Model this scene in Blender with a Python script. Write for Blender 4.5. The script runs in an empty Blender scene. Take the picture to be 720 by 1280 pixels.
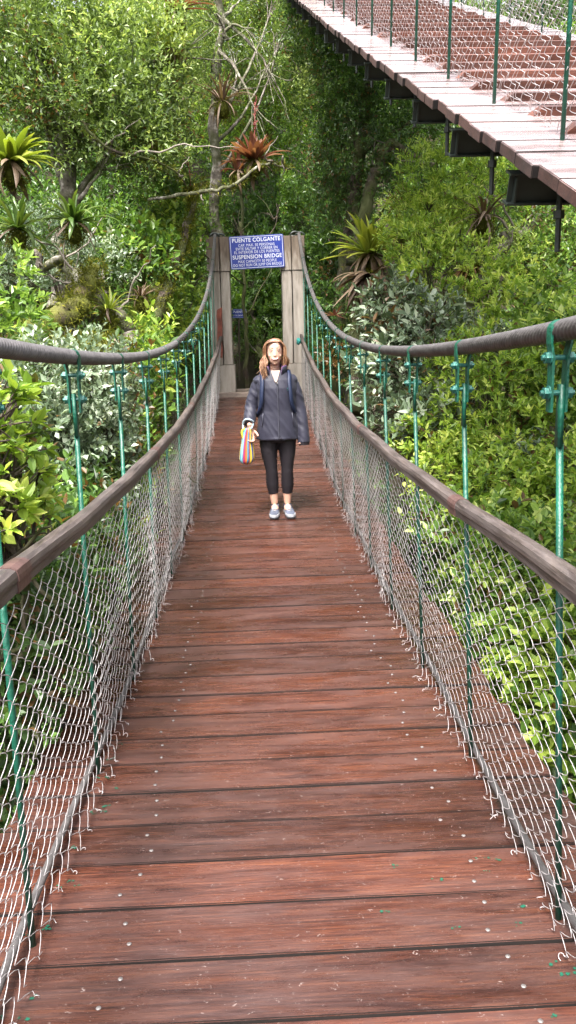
import bpy, bmesh, math, random
import numpy as np
from mathutils import Vector, Matrix, noise as mnoise
random.seed(7); RNG = np.random.default_rng(7)
R_ = math.radians
scene = bpy.context.scene
COL = scene.collection

# ------------------------------------------------------------------ camera model (used to read positions off the survey of the place)
FPX = 1000.0
def cam_axes(yaw, pitch, roll):
    y, p, r = R_(yaw), R_(pitch), R_(roll)
    F = np.array([math.sin(y)*math.cos(p), math.cos(y)*math.cos(p), -math.sin(p)])
    R0 = np.array([math.cos(y), -math.sin(y), 0.]); U0 = np.cross(R0, F)
    return F, R0*math.cos(r)-U0*math.sin(r), R0*math.sin(r)+U0*math.cos(r)
CF, CR, CU = cam_axes(2.0, 12.2, 1.4)
CC = np.array([0, 0, 1.62])
def at(px, py, D):
    r = CF+CR*(px-360)/FPX-CU*(py-640)/FPX
    return CC+r*(D/r[1])

# ------------------------------------------------------------------ helpers
def link(o, parent=None):
    COL.objects.link(o)
    if parent is not None: o.parent = parent
    return o
def tag(o, label=None, cat=None, group=None, kind=None):
    if label: o['label'] = label
    if cat: o['category'] = cat
    if group: o['group'] = group
    if kind: o['kind'] = kind
    return o
def empty(name, loc=(0, 0, 0), rotz=0):
    o = bpy.data.objects.new(name, None); o.location = loc; o.rotation_euler = (0, 0, rotz); o.empty_display_size = .2
    return link(o)

class MB:
    """collects geometry for ONE mesh object"""
    def __init__(s): s.v = []; s.f = []; s.n = 0; s.t = []; s.q = []
    def add(s, verts, faces, tint=0.5, quads=None):
        verts = np.asarray(verts, float).reshape(-1, 3)
        s.v.append(verts)
        if quads is not None: s.q.append(np.asarray(quads, int)+s.n)
        for f in faces: s.f.append([i+s.n for i in f])
        s.t.append(np.full(len(verts), tint) if np.isscalar(tint) else np.asarray(tint, float))
        s.n += len(verts)
    def mesh(s, name, mat=None, smooth=False):
        me = bpy.data.meshes.new(name)
        V = np.concatenate(s.v) if s.v else np.zeros((0, 3))
        Q = np.concatenate(s.q) if s.q else np.zeros((0, 4), int)
        nf = len(Q)+len(s.f)
        fl = [i for f in s.f for i in f]
        loops = np.concatenate([Q.ravel(), np.array(fl, int)])
        tot = np.concatenate([np.full(len(Q), 4), np.array([len(f) for f in s.f], int)]).astype(np.int32)
        start = np.concatenate([[0], np.cumsum(tot)[:-1]]).astype(np.int32) if nf else np.zeros(0, np.int32)
        me.vertices.add(len(V)); me.vertices.foreach_set('co', V.astype(np.float32).ravel())
        me.loops.add(len(loops)); me.loops.foreach_set('vertex_index', loops.astype(np.int32))
        me.polygons.add(nf); me.polygons.foreach_set('loop_start', start)
        try: me.polygons.foreach_set('loop_total', tot)
        except Exception: pass
        me.polygons.foreach_set('use_smooth', np.full(nf, bool(smooth)))
        a = me.attributes.new('tint', 'FLOAT', 'POINT'); a.data.foreach_set('value', np.concatenate(s.t).astype(np.float32))
        me.update(calc_edges=True); me.validate()
        if mat: me.materials.append(mat)
        return me
    def obj(s, name, mat=None, parent=None, smooth=False):
        return link(bpy.data.objects.new(name, s.mesh(name, mat, smooth)), parent)
    # --- shapes
    def box(s, c, d, rot=None, tint=.5):
        x, y, z = d[0]/2, d[1]/2, d[2]/2
        v = np.array([[-x,-y,-z],[x,-y,-z],[x,y,-z],[-x,y,-z],[-x,-y,z],[x,-y,z],[x,y,z],[-x,y,z]])
        if rot is not None: v = v@np.array(rot).T
        s.add(v+np.array(c), [(0,3,2,1),(4,5,6,7),(0,1,5,4),(1,2,6,5),(2,3,7,6),(3,0,4,7)], tint)
    def tube(s, pts, rad, sides=8, caps=True, tint=.5, lobes=0, lobe_amp=0, lobe_pitch=.13, flat=1.0, ref=(0,0,1)):
        P = np.asarray(pts, float); n = len(P)
        r = np.full(n, rad, float) if np.isscalar(rad) else np.asarray(rad, float)
        T = np.gradient(P, axis=0); T /= np.linalg.norm(T, axis=1)[:, None]+1e-12
        ref = np.array(ref, float)
        if abs(T.mean(0)@ref) > .93*np.linalg.norm(T.mean(0)): ref = np.array([1., 0, 0])
        A = np.cross(T, ref); A /= np.linalg.norm(A, axis=1)[:, None]+1e-12
        B = np.cross(A, T)
        ang = np.linspace(0, 2*np.pi, sides, endpoint=False)
        rr = np.repeat(r[:, None], sides, 1)
        if lobes:
            L = np.concatenate([[0], np.cumsum(np.linalg.norm(np.diff(P, axis=0), axis=1))])
            ph = lobes*(ang[None, :])-lobes*2*np.pi*L[:, None]/lobe_pitch
            rr = rr*(1-lobe_amp+lobe_amp*2*np.abs(np.cos(ph/2)))
        V = P[:, None, :]+rr[:, :, None]*(np.cos(ang)[None, :, None]*A[:, None, :]+flat*np.sin(ang)[None, :, None]*B[:, None, :])
        i = np.arange(n-1)[:, None]*sides; j = np.arange(sides)[None, :]; k = (j+1) % sides
        Q = np.stack([i+j, i+k, i+sides+k, i+sides+j], -1).reshape(-1, 4)
        F = [tuple(range(sides))[::-1], tuple((n-1)*sides+a for a in range(sides))] if caps else []
        s.add(V.reshape(-1, 3), F, tint, Q)
    def sphere(s, c, r, u=16, v=10, tint=.5, rot=None):
        r = np.array([r]*3 if np.isscalar(r) else r, float)
        th = np.linspace(0.04, np.pi-.04, v); ph = np.linspace(0, 2*np.pi, u, endpoint=False)
        V = np.stack([np.sin(th)[:, None]*np.cos(ph), np.sin(th)[:, None]*np.sin(ph), np.cos(th)[:, None]*np.ones(u)], -1)*r
        V = V.reshape(-1, 3)
        if rot is not None: V = V@np.array(rot).T
        i = np.arange(v-1)[:, None]*u; j = np.arange(u)[None, :]; k = (j+1) % u
        Q = np.stack([i+j, i+u+j, i+u+k, i+k], -1).reshape(-1, 4)
        s.add(V+np.array(c), [tuple(range(u)), tuple((v-1)*u+a for a in range(u))[::-1]], tint, Q)
    def rings(s, rings, sides=24, tint=.5, power=2.0):
        """closed loft of (cx,cy,cz,rx,ry) rings, bottom to top"""
        ang = np.linspace(0, 2*np.pi, sides, endpoint=False)
        c, sn = np.cos(ang), np.sin(ang)
        c = np.sign(c)*np.abs(c)**(2/power); sn = np.sign(sn)*np.abs(sn)**(2/power)
        V = np.array([[(q[0]+q[3]*a, q[1]+q[4]*b, q[2]) for a, b in zip(c, sn)] for q in rings]).reshape(-1, 3)
        n = len(rings)
        i = np.arange(n-1)[:, None]*sides; j = np.arange(sides)[None, :]; k = (j+1) % sides
        Q = np.stack([i+j, i+k, i+sides+k, i+sides+j], -1).reshape(-1, 4)
        s.add(V, [tuple(range(sides))[::-1], tuple((n-1)*sides+a for a in range(sides))], tint, Q)

def catmull(pts, n):
    P = np.array(pts, float); m = len(P)
    Pp = np.vstack([2*P[0]-P[1], P, 2*P[-1]-P[-2]])
    out = []
    for t in np.linspace(0, m-1-1e-9, n):
        i = int(t); u = t-i; a, b, c, d = Pp[i], Pp[i+1], Pp[i+2], Pp[i+3]
        out.append(.5*((2*b)+(c-a)*u+(2*a-5*b+4*c-d)*u*u+(3*b-a-3*c+d)*u**3))
    return np.array(out)

def apply_mods(mb, mods, name, mat, parent=None, smooth=True):
    me = mb.mesh(name+'_src'); o = bpy.data.objects.new('tmp', me); COL.objects.link(o)
    for kind, kw in mods:
        m = o.modifiers.new(kind, kind)
        for k, v in kw.items(): setattr(m, k, v)
    dg = bpy.context.evaluated_depsgraph_get(); dg.update()
    me2 = bpy.data.meshes.new_from_object(o.evaluated_get(dg)); me2.name = name
    bpy.data.objects.remove(o); bpy.data.meshes.remove(me)
    me2.materials.clear(); me2.materials.append(mat)
    me2.polygons.foreach_set('use_smooth', np.full(len(me2.polygons), smooth))
    return link(bpy.data.objects.new(name, me2), parent)

# ------------------------------------------------------------------ materials
def new_mat(name):
    m = bpy.data.materials.new(name); m.use_nodes = True; nt = m.node_tree
    return m, nt, nt.nodes['Principled BSDF'], nt.nodes['Material Output']
def ramp(nt, stops):
    r = nt.nodes.new('ShaderNodeValToRGB'); e = r.color_ramp.elements
    while len(e) > 1: e.remove(e[-1])
    e[0].position = stops[0][0]; e[0].color = (*stops[0][1], 1)
    for p, c in stops[1:]:
        q = e.new(p); q.color = (*c, 1)
    return r
def simple(name, col, rough=.5, metal=0, spec=.5, bump=0, scale=40, var=.0, vscale=6, coord='Object'):
    m, nt, b, out = new_mat(name)
    b.inputs['Roughness'].default_value = rough; b.inputs['Metallic'].default_value = metal
    b.inputs['Specular IOR Level'].default_value = spec
    tc = nt.nodes.new('ShaderNodeTexCoord')
    if var:
        n = nt.nodes.new('ShaderNodeTexNoise'); n.inputs['Scale'].default_value = vscale; n.inputs['Detail'].default_value = 6
        n.inputs['Roughness'].default_value = .65
        nt.links.new(tc.outputs[coord], n.inputs['Vector'])
        r = ramp(nt, [(.3, tuple(c*(1-var) for c in col)), (.7, tuple(min(1, c*(1+var)) for c in col))])
        nt.links.new(n.outputs['Fac'], r.inputs['Fac']); nt.links.new(r.outputs['Color'], b.inputs['Base Color'])
    else: b.inputs['Base Color'].default_value = (*col, 1)
    if bump:
        n2 = nt.nodes.new('ShaderNodeTexNoise'); n2.inputs['Scale'].default_value = scale; n2.inputs['Detail'].default_value = 5
        nt.links.new(tc.outputs[coord], n2.inputs['Vector'])
        bp = nt.nodes.new('ShaderNodeBump'); bp.inputs['Strength'].default_value = bump; bp.inputs['Distance'].default_value = .01
        nt.links.new(n2.outputs['Fac'], bp.inputs['Height']); nt.links.new(bp.outputs['Normal'], b.inputs['Normal'])
    return m

def leaf_mat(name, stops, rough=.36, trans=.42, spec=.5, back=1.15):
    m, nt, b, out = new_mat(name)
    at_ = nt.nodes.new('ShaderNodeAttribute'); at_.attribute_name = 'tint'
    r = ramp(nt, stops); nt.links.new(at_.outputs['Fac'], r.inputs['Fac'])
    nt.links.new(r.outputs['Color'], b.inputs['Base Color'])
    b.inputs['Roughness'].default_value = rough; b.inputs['Specular IOR Level'].default_value = spec
    tr = nt.nodes.new('ShaderNodeBsdfTranslucent')
    mx = nt.nodes.new('ShaderNodeMix'); mx.data_type = 'RGBA'; mx.blend_type = 'MULTIPLY'; mx.inputs[0].default_value = 1
    nt.links.new(r.outputs['Color'], mx.inputs[6]); mx.inputs[7].default_value = (back*1.1, back*1.1, .6*back, 1)
    nt.links.new(mx.outputs[2], tr.inputs['Color'])
    ms = nt.nodes.new('ShaderNodeMixShader'); ms.inputs[0].default_value = trans
    nt.links.new(b.outputs[0], ms.inputs[1]); nt.links.new(tr.outputs[0], ms.inputs[2]); nt.links.new(ms.outputs[0], out.inputs['Surface'])
    return m

def wood_mat(name, dark, mid, light, grey, rough=(.25, .5), greyamt=.5, along='X'):
    """weathered hardwood planks, grain along local X, each plank its own tone"""
    m, nt, b, out = new_mat(name); N = nt.nodes.new; L = nt.links.new
    tc = N('ShaderNodeTexCoord'); oi = N('ShaderNodeObjectInfo')
    off = N('ShaderNodeVectorMath'); off.operation = 'SCALE'; off.inputs[0].default_value = (37, 53, 91); L(oi.outputs['Random'], off.inputs['Scale'])
    ad = N('ShaderNodeVectorMath'); ad.operation = 'ADD'; L(tc.outputs['Object'], ad.inputs[0]); L(off.outputs[0], ad.inputs[1])
    mp = N('ShaderNodeMapping'); mp.inputs['Scale'].default_value = (3.0, 85, 85) if along == 'X' else (60, 2.2, 60); L(ad.outputs[0], mp.inputs['Vector'])
    g = N('ShaderNodeTexNoise'); g.inputs['Scale'].default_value = 1.5; g.inputs['Detail'].default_value = 10; g.inputs['Roughness'].default_value = .7; g.inputs['Distortion'].default_value = .9
    L(mp.outputs[0], g.inputs['Vector'])
    r = ramp(nt, [(.30, dark), (.5, mid), (.70, light)]); L(g.outputs['Fac'], r.inputs['Fac'])
    # plank tone
    hs = N('ShaderNodeHueSaturation'); L(r.outputs['Color'], hs.inputs['Color'])
    mr = N('ShaderNodeMapRange'); mr.inputs['To Min'].default_value = .6; mr.inputs['To Max'].default_value = 1.4; L(oi.outputs['Random'], mr.inputs['Value']); L(mr.outputs[0], hs.inputs['Value'])
    # blotchy greying
    mp2 = N('ShaderNodeMapping'); mp2.inputs['Scale'].default_value = (1.6, 5.5, 5.5) if along == 'X' else (24, 3.2, 24); L(ad.outputs[0], mp2.inputs['Vector'])
    n2 = N('ShaderNodeTexNoise'); n2.inputs['Scale'].default_value = 1.5; n2.inputs['Detail'].default_value = 9; n2.inputs['Roughness'].default_value = .68; L(mp2.outputs[0], n2.inputs['Vector'])
    r2 = ramp(nt, [(.36, (0, 0, 0)), (.70, (1, 1, 1))]); L(n2.outputs['Fac'], r2.inputs['Fac'])
    ml = N('ShaderNodeMath'); ml.operation = 'MULTIPLY'; ml.inputs[1].default_value = greyamt; L(r2.outputs['Color'], ml.inputs[0])
    mx = N('ShaderNodeMix'); mx.data_type = 'RGBA'; L(ml.outputs[0], mx.inputs[0]); L(hs.outputs[0], mx.inputs[6]); mx.inputs[7].default_value = (*grey, 1)
    # darker soaked streaks
    mp4 = N('ShaderNodeMapping'); mp4.inputs['Scale'].default_value = (1.1, 9, 9) if along == 'X' else (9, 1.1, 9); mp4.inputs['Location'].default_value = (5, 3, 1); L(ad.outputs[0], mp4.inputs['Vector'])
    n4 = N('ShaderNodeTexNoise'); n4.inputs['Scale'].default_value = 1.7; n4.inputs['Detail'].default_value = 10; n4.inputs['Roughness'].default_value = .72; n4.inputs['Distortion'].default_value = .8; L(mp4.outputs[0], n4.inputs['Vector'])
    r4 = ramp(nt, [(.36, (.42, .36, .36)), (.5, (1, 1, 1)), (.68, (1.25, 1.2, 1.1))]); L(n4.outputs['Fac'], r4.inputs['Fac'])
    m4 = N('ShaderNodeMix'); m4.data_type = 'RGBA'; m4.blend_type = 'MULTIPLY'; m4.inputs[0].default_value = .85; L(mx.outputs[2], m4.inputs[6]); L(r4.outputs['Color'], m4.inputs[7]); mx = m4
    # scratches / dried drips: sparse pale flecks
    mp3 = N('ShaderNodeMapping'); mp3.inputs['Scale'].default_value = (22, 30, 30); L(ad.outputs[0], mp3.inputs['Vector'])
    n3 = N('ShaderNodeTexNoise'); n3.inputs['Scale'].default_value = 3.2; n3.inputs['Detail'].default_value = 4; n3.inputs['Distortion'].default_value = 1.5; L(mp3.outputs[0], n3.inputs['Vector'])
    r3 = ramp(nt, [(.655, (0, 0, 0)), (.74, (.55, .55, .55))]); L(n3.outputs['Fac'], r3.inputs['Fac'])
    mx2 = N('ShaderNodeMix'); mx2.data_type = 'RGBA'; L(r3.outputs['Color'], mx2.inputs[0]); L(mx.outputs[2], mx2.inputs[6]); mx2.inputs[7].default_value = (.30, .24, .22, 1)
    L(mx2.outputs[2], b.inputs['Base Color'])
    rr = N('ShaderNodeMapRange'); rr.inputs['From Min'].default_value = .3; rr.inputs['From Max'].default_value = .7; rr.inputs['To Min'].default_value = rough[0]; rr.inputs['To Max'].default_value = rough[1]
    L(n2.outputs['Fac'], rr.inputs['Value']); L(rr.outputs[0], b.inputs['Roughness'])
    bp = N('ShaderNodeBump'); bp.inputs['Strength'].default_value = .35; bp.inputs['Distance'].default_value = .004
    L(g.outputs['Fac'], bp.inputs['Height']); L(bp.outputs['Normal'], b.inputs['Normal'])
    b.inputs['Specular IOR Level'].default_value = .5
    return m

M = {}
M['plank'] = wood_mat('red hardwood plank', (.020, .0058, .0036), (.056, .0165, .0095), (.130, .045, .021), (.098, .063, .060), (.17, .38), .5)
M['plank_far'] = wood_mat('wet plank painted sky sheen', (.10, .06, .055), (.20, .135, .13), (.30, .22, .215), (.40, .345, .35), (.12, .3), .8)  # pale tone paints in the bright sky reflected by the wet tops
M['plank_edge'] = wood_mat('plank end grain', (.02, .007, .006), (.05, .018, .013), (.10, .04, .03), (.09, .06, .055), (.6, .8), .4)
M['plank_side'] = simple('joint shade plank side', (.010, .006, .005), .85, var=.4)  # near-black colour paints in the shade of the deep joints
M['cleat'] = wood_mat('orange brown cleat wood', (.05, .015, .009), (.11, .034, .018), (.20, .072, .04), (.15, .10, .09), (.35, .6), .4)
M['rail'] = wood_mat('grey brown handrail wood', (.010, .007, .006), (.050, .036, .032), (.115, .088, .08), (.15, .125, .12), (.42, .65), .7, 'Y')
M['steel'] = simple('dark green black steel', (.022, .03, .026), .45, 0, .5, .1, 30, .3, 9)
M['green'] = simple('green enamel paint', (.0035, .072, .044), .42, 0, .5, .4, 60, .5, 14)
M['bolt'] = simple('teal painted bolt', (.014, .10, .082), .42, .1, .5, .3, 90, .5, 30)
M['cable'] = simple('weathered wire rope', (.10, .092, .092), .5, .3, .5, .2, 80, .35, 25)
M['wire'] = simple('galvanised wire', (.46, .435, .44), .42, .3, .5, 0, 0, .3, 11)
M['sleeve'] = simple('brown painted steel sleeve', (.09, .05, .045), .5, 0, .4, .2, 50, .3, 20)
M['screw'] = simple('zinc screw head', (.17, .155, .15), .5, .3)
M['paint'] = simple('green paint drip', (.006, .085, .05), .5)

def concrete():
    m, nt, b, out = new_mat('stained concrete'); N = nt.nodes.new; L = nt.links.new
    tc = N('ShaderNodeTexCoord'); mp = N('ShaderNodeMapping'); mp.inputs['Scale'].default_value = (9, 9, 1.2); L(tc.outputs['Object'], mp.inputs['Vector'])
    n = N('ShaderNodeTexNoise'); n.inputs['Scale'].default_value = 1.3; n.inputs['Detail'].default_value = 8; n.inputs['Roughness'].default_value = .65; L(mp.outputs[0], n.inputs['Vector'])
    r = ramp(nt, [(.3, (.17, .15, .125)), (.5, (.31, .275, .24)), (.7, (.40, .365, .32))]); L(n.outputs['Fac'], r.inputs['Fac'])
    sp = N('ShaderNodeSeparateXYZ'); L(tc.outputs['Object'], sp.inputs[0])
    n2 = N('ShaderNodeTexNoise'); n2.inputs['Scale'].default_value = 5; n2.inputs['Detail'].default_value = 5; L(mp.outputs[0], n2.inputs['Vector'])
    ad = N('ShaderNodeMath'); ad.operation = 'MULTIPLY_ADD'; L(n2.outputs['Fac'], ad.inputs[0]); ad.inputs[1].default_value = 1.1; L(sp.outputs['Z'], ad.inputs[2])
    r2 = ramp(nt, [(.0, (1, 1, 1)), (.5, (0, 0, 0))]); mr = N('ShaderNodeMapRange'); mr.inputs['From Min'].default_value = 2.35; mr.inputs['From Max'].default_value = 2.9; L(ad.outputs[0], mr.inputs['Value'])
    mx = N('ShaderNodeMix'); mx.data_type = 'RGBA'; mx.blend_type = 'MULTIPLY'
    L(mr.outputs[0], mx.inputs[0]); L(r.outputs['Color'], mx.inputs[6]); mx.inputs[7].default_value = (.42, .36, .31, 1)   # algae run-off stain at the top
    L(mx.outputs[2], b.inputs['Base Color']); b.inputs['Roughness'].default_value = .85
    bp = N('ShaderNodeBump'); bp.inputs['Strength'].default_value = .4; bp.inputs['Distance'].default_value = .02; L(n.outputs['Fac'], bp.inputs['Height']); L(bp.outputs['Normal'], b.inputs['Normal'])
    return m
M['concrete'] = concrete()
def bark(name, a, b_, c, moss=(.07, .10, .015), mossamt=.5):
    m, nt, b, out = new_mat(name); N = nt.nodes.new; L = nt.links.new
    tc = N('ShaderNodeTexCoord')
    n = N('ShaderNodeTexNoise'); n.inputs['Scale'].default_value = 9; n.inputs['Detail'].default_value = 8; n.inputs['Roughness'].default_value = .7; L(tc.outputs['Object'], n.inputs['Vector'])
    r = ramp(nt, [(.35, a), (.52, b_), (.66, c)]); L(n.outputs['Fac'], r.inputs['Fac'])
    n2 = N('ShaderNodeTexNoise'); n2.inputs['Scale'].default_value = 3; n2.inputs['Detail'].default_value = 5; L(tc.outputs['Object'], n2.inputs['Vector'])
    r2 = ramp(nt, [(.5-.2*mossamt, (0, 0, 0)), (.62-.2*mossamt, (1, 1, 1))]); L(n2.outputs['Fac'], r2.inputs['Fac'])
    ml = N('ShaderNodeMath'); ml.operation = 'MULTIPLY'; ml.inputs[1].default_value = mossamt; L(r2.outputs['Color'], ml.inputs[0])
    mx = N('ShaderNodeMix'); mx.data_type = 'RGBA'; L(ml.outputs[0], mx.inputs[0]); L(r.outputs['Color'], mx.inputs[6]); mx.inputs[7].default_value = (*moss, 1)
    L(mx.outputs[2], b.inputs['Base Color']); b.inputs['Roughness'].default_value = .9
    bp = N('ShaderNodeBump'); bp.inputs['Strength'].default_value = .8; bp.inputs['Distance'].default_value = .03; L(n.outputs['Fac'], bp.inputs['Height']); L(bp.outputs['Normal'], b.inputs['Normal'])
    return m
M['bark_dark'] = bark('dark bark', (.02, .014, .01), (.05, .035, .024), (.11, .09, .07), mossamt=.5)
M['bark_lichen'] = bark('lichened bark', (.035, .027, .02), (.13, .11, .09), (.42, .39, .35), mossamt=.4)
M['bark_moss'] = bark('mossy bark', (.02, .015, .008), (.05, .04, .012), (.10, .08, .03), (.11, .12, .012), .9)
M['twig_pale'] = simple('pale dead twig', (.17, .145, .12), .8, var=.4)
M['twig_dark'] = simple('dark twig', (.06, .045, .03), .8, var=.4)
M['soil'] = simple('leaf litter soil', (.035, .028, .014), .95, bump=.6, scale=12, var=.6, vscale=3)

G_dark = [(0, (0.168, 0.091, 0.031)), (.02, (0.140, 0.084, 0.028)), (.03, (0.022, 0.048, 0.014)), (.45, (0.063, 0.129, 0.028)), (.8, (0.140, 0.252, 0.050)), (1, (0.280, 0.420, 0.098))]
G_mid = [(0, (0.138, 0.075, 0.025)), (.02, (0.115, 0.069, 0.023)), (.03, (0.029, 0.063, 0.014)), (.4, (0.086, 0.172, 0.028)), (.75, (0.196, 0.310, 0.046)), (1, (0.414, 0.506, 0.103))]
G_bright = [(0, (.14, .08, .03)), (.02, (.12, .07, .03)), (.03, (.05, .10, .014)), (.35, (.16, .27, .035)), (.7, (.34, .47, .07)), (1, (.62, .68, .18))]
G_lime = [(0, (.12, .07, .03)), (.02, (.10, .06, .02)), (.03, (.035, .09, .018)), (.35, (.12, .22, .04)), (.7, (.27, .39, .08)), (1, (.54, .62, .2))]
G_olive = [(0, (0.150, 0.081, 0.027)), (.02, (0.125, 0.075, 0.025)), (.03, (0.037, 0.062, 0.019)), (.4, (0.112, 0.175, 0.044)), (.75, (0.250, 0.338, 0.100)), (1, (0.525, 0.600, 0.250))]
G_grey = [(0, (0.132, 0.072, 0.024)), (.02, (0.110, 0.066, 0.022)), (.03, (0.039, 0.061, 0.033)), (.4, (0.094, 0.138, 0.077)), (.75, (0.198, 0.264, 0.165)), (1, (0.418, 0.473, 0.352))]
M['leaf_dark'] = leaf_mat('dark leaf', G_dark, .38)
M['leaf_mid'] = leaf_mat('mid green leaf', G_mid, .38)
M['leaf_bright'] = leaf_mat('yellow green leaf', G_bright, .4, .42)
M['leaf_lime'] = leaf_mat('lime leaf', G_lime, .34, .45)
M['leaf_olive'] = leaf_mat('olive leaf', G_olive, .36)
M['leaf_grey'] = leaf_mat('grey green leaf', G_grey, .34, .25)
M['leaf_moss'] = leaf_mat('moss tuft', [(0, (.035, .04, .006)), (.6, (.12, .13, .015)), (1, (.28, .26, .04))], .8, .2, .1)
M['brom_red'] = leaf_mat('red bromeliad leaf', [(0, (.06, .018, .012)), (.4, (.13, .042, .025)), (.75, (.19, .085, .05)), (1, (.16, .15, .05))], .4, .35)
M['brom_green'] = leaf_mat('green bromeliad leaf', [(0, (.02, .04, .01)), (.5, (.06, .115, .02)), (1, (.18, .22, .05))], .35, .35)
M['brom_yellow'] = leaf_mat('yellow bromeliad leaf', [(0, (.06, .10, .015)), (.5, (.18, .24, .025)), (1, (.38, .38, .07))], .35, .4)
M['brom_dry'] = leaf_mat('dry bromeliad leaf', [(0, (.03, .018, .012)), (.5, (.10, .062, .038)), (1, (.24, .17, .11))], .6, .2)
M['leaf_core'] = leaf_mat('dry bronze leaf', [(0, (.06, .025, .012)), (.5, (.18, .08, .03)), (1, (.32, .18, .06))], .5, .3)

# ------------------------------------------------------------------ world, sun, camera
w = bpy.data.worlds.new('World'); scene.world = w; w.use_nodes = True; nt = w.node_tree
bg = nt.nodes['Background']; sky = nt.nodes.new('ShaderNodeTexSky'); sky.sky_type = 'NISHITA'; sky.sun_disc = False
SUN_EL, SUN_AZ = 62, 200      # azimuth measured clockwise from +Y (the way the bridge runs): behind the photographer, to the left
sky.sun_elevation = R_(SUN_EL); sky.sun_rotation = R_(SUN_AZ); sky.air_density = 1; sky.dust_density = 6; sky.ozone_density = .6
hs = nt.nodes.new('ShaderNodeHueSaturation'); hs.inputs['Saturation'].default_value = .35
nt.links.new(sky.outputs[0], hs.inputs['Color']); nt.links.new(hs.outputs[0], bg.inputs['Color']); bg.inputs['Strength'].default_value = .15
sl = bpy.data.lights.new('sun', 'SUN'); sl.energy = 2.1; sl.angle = R_(12); sl.color = (1, .96, .9)
so = bpy.data.objects.new('sun', sl); COL.objects.link(so)
sd = Vector((math.sin(R_(SUN_AZ))*math.cos(R_(SUN_EL)), math.cos(R_(SUN_AZ))*math.cos(R_(SUN_EL)), math.sin(R_(SUN_EL))))
so.rotation_euler = sd.to_track_quat('Z', 'Y').to_euler(); so.location = sd*30
cd = bpy.data.cameras.new('camera'); cam = bpy.data.objects.new('camera', cd); COL.objects.link(cam)
cd.sensor_width = 36; cd.lens = 36*FPX/1280; cd.clip_start = .05; cd.clip_end = 500
mw = Matrix.Identity(4)
for i in range(3): mw[i][0] = CR[i]; mw[i][1] = CU[i]; mw[i][2] = -CF[i]; mw[i][3] = CC[i]
cam.matrix_world = mw; scene.camera = cam
scene.view_settings.view_transform = 'Standard'; scene.view_settings.look = 'None'; scene.view_settings.gamma = 1
scene.view_settings.exposure = 2.08
scene.cycles.max_bounces = 9; scene.cycles.diffuse_bounces = 6; scene.cycles.glossy_bounces = 3; scene.cycles.transmission_bounces = 4; scene.cycles.transparent_max_bounces = 4
scene.cycles.use_denoising = True; scene.cycles.caustics_reflective = False; scene.cycles.caustics_refractive = False

# ------------------------------------------------------------------ suspension bridges
def bevel_plank(length, width, thick, seed):
    rnd = random.Random(seed); bm = bmesh.new()
    bmesh.ops.create_cube(bm, size=1)
    for v in bm.verts: v.co = Vector((v.co.x*(length), v.co.y*width, v.co.z*thick))
    xs = [e for e in bm.edges if abs(e.verts[0].co.x-e.verts[1].co.x) > length*.5]
    bmesh.ops.subdivide_edges(bm, edges=xs, cuts=14)
    bmesh.ops.bevel(bm, geom=[e for e in bm.edges if e.calc_face_angle(0) > 1.2], offset=.003, segments=2, affect='EDGES')
    for v in bm.verts:
        v.co.z += .0016*mnoise.noise(Vector((v.co.x*2.1, seed*3.7, 0)))+(.001*mnoise.noise(Vector((v.co.x*1.3, v.co.y*4, seed))))
        v.co.y += .0026*mnoise.noise(Vector((v.co.x*1.1+seed*9, 5, 0)))*(1 if v.co.y > 0 else -1)
    me = bpy.data.meshes.new('deck_plank'); bm.to_mesh(me); bm.free()
    for p in me.polygons: p.use_smooth = False
    return me

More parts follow.
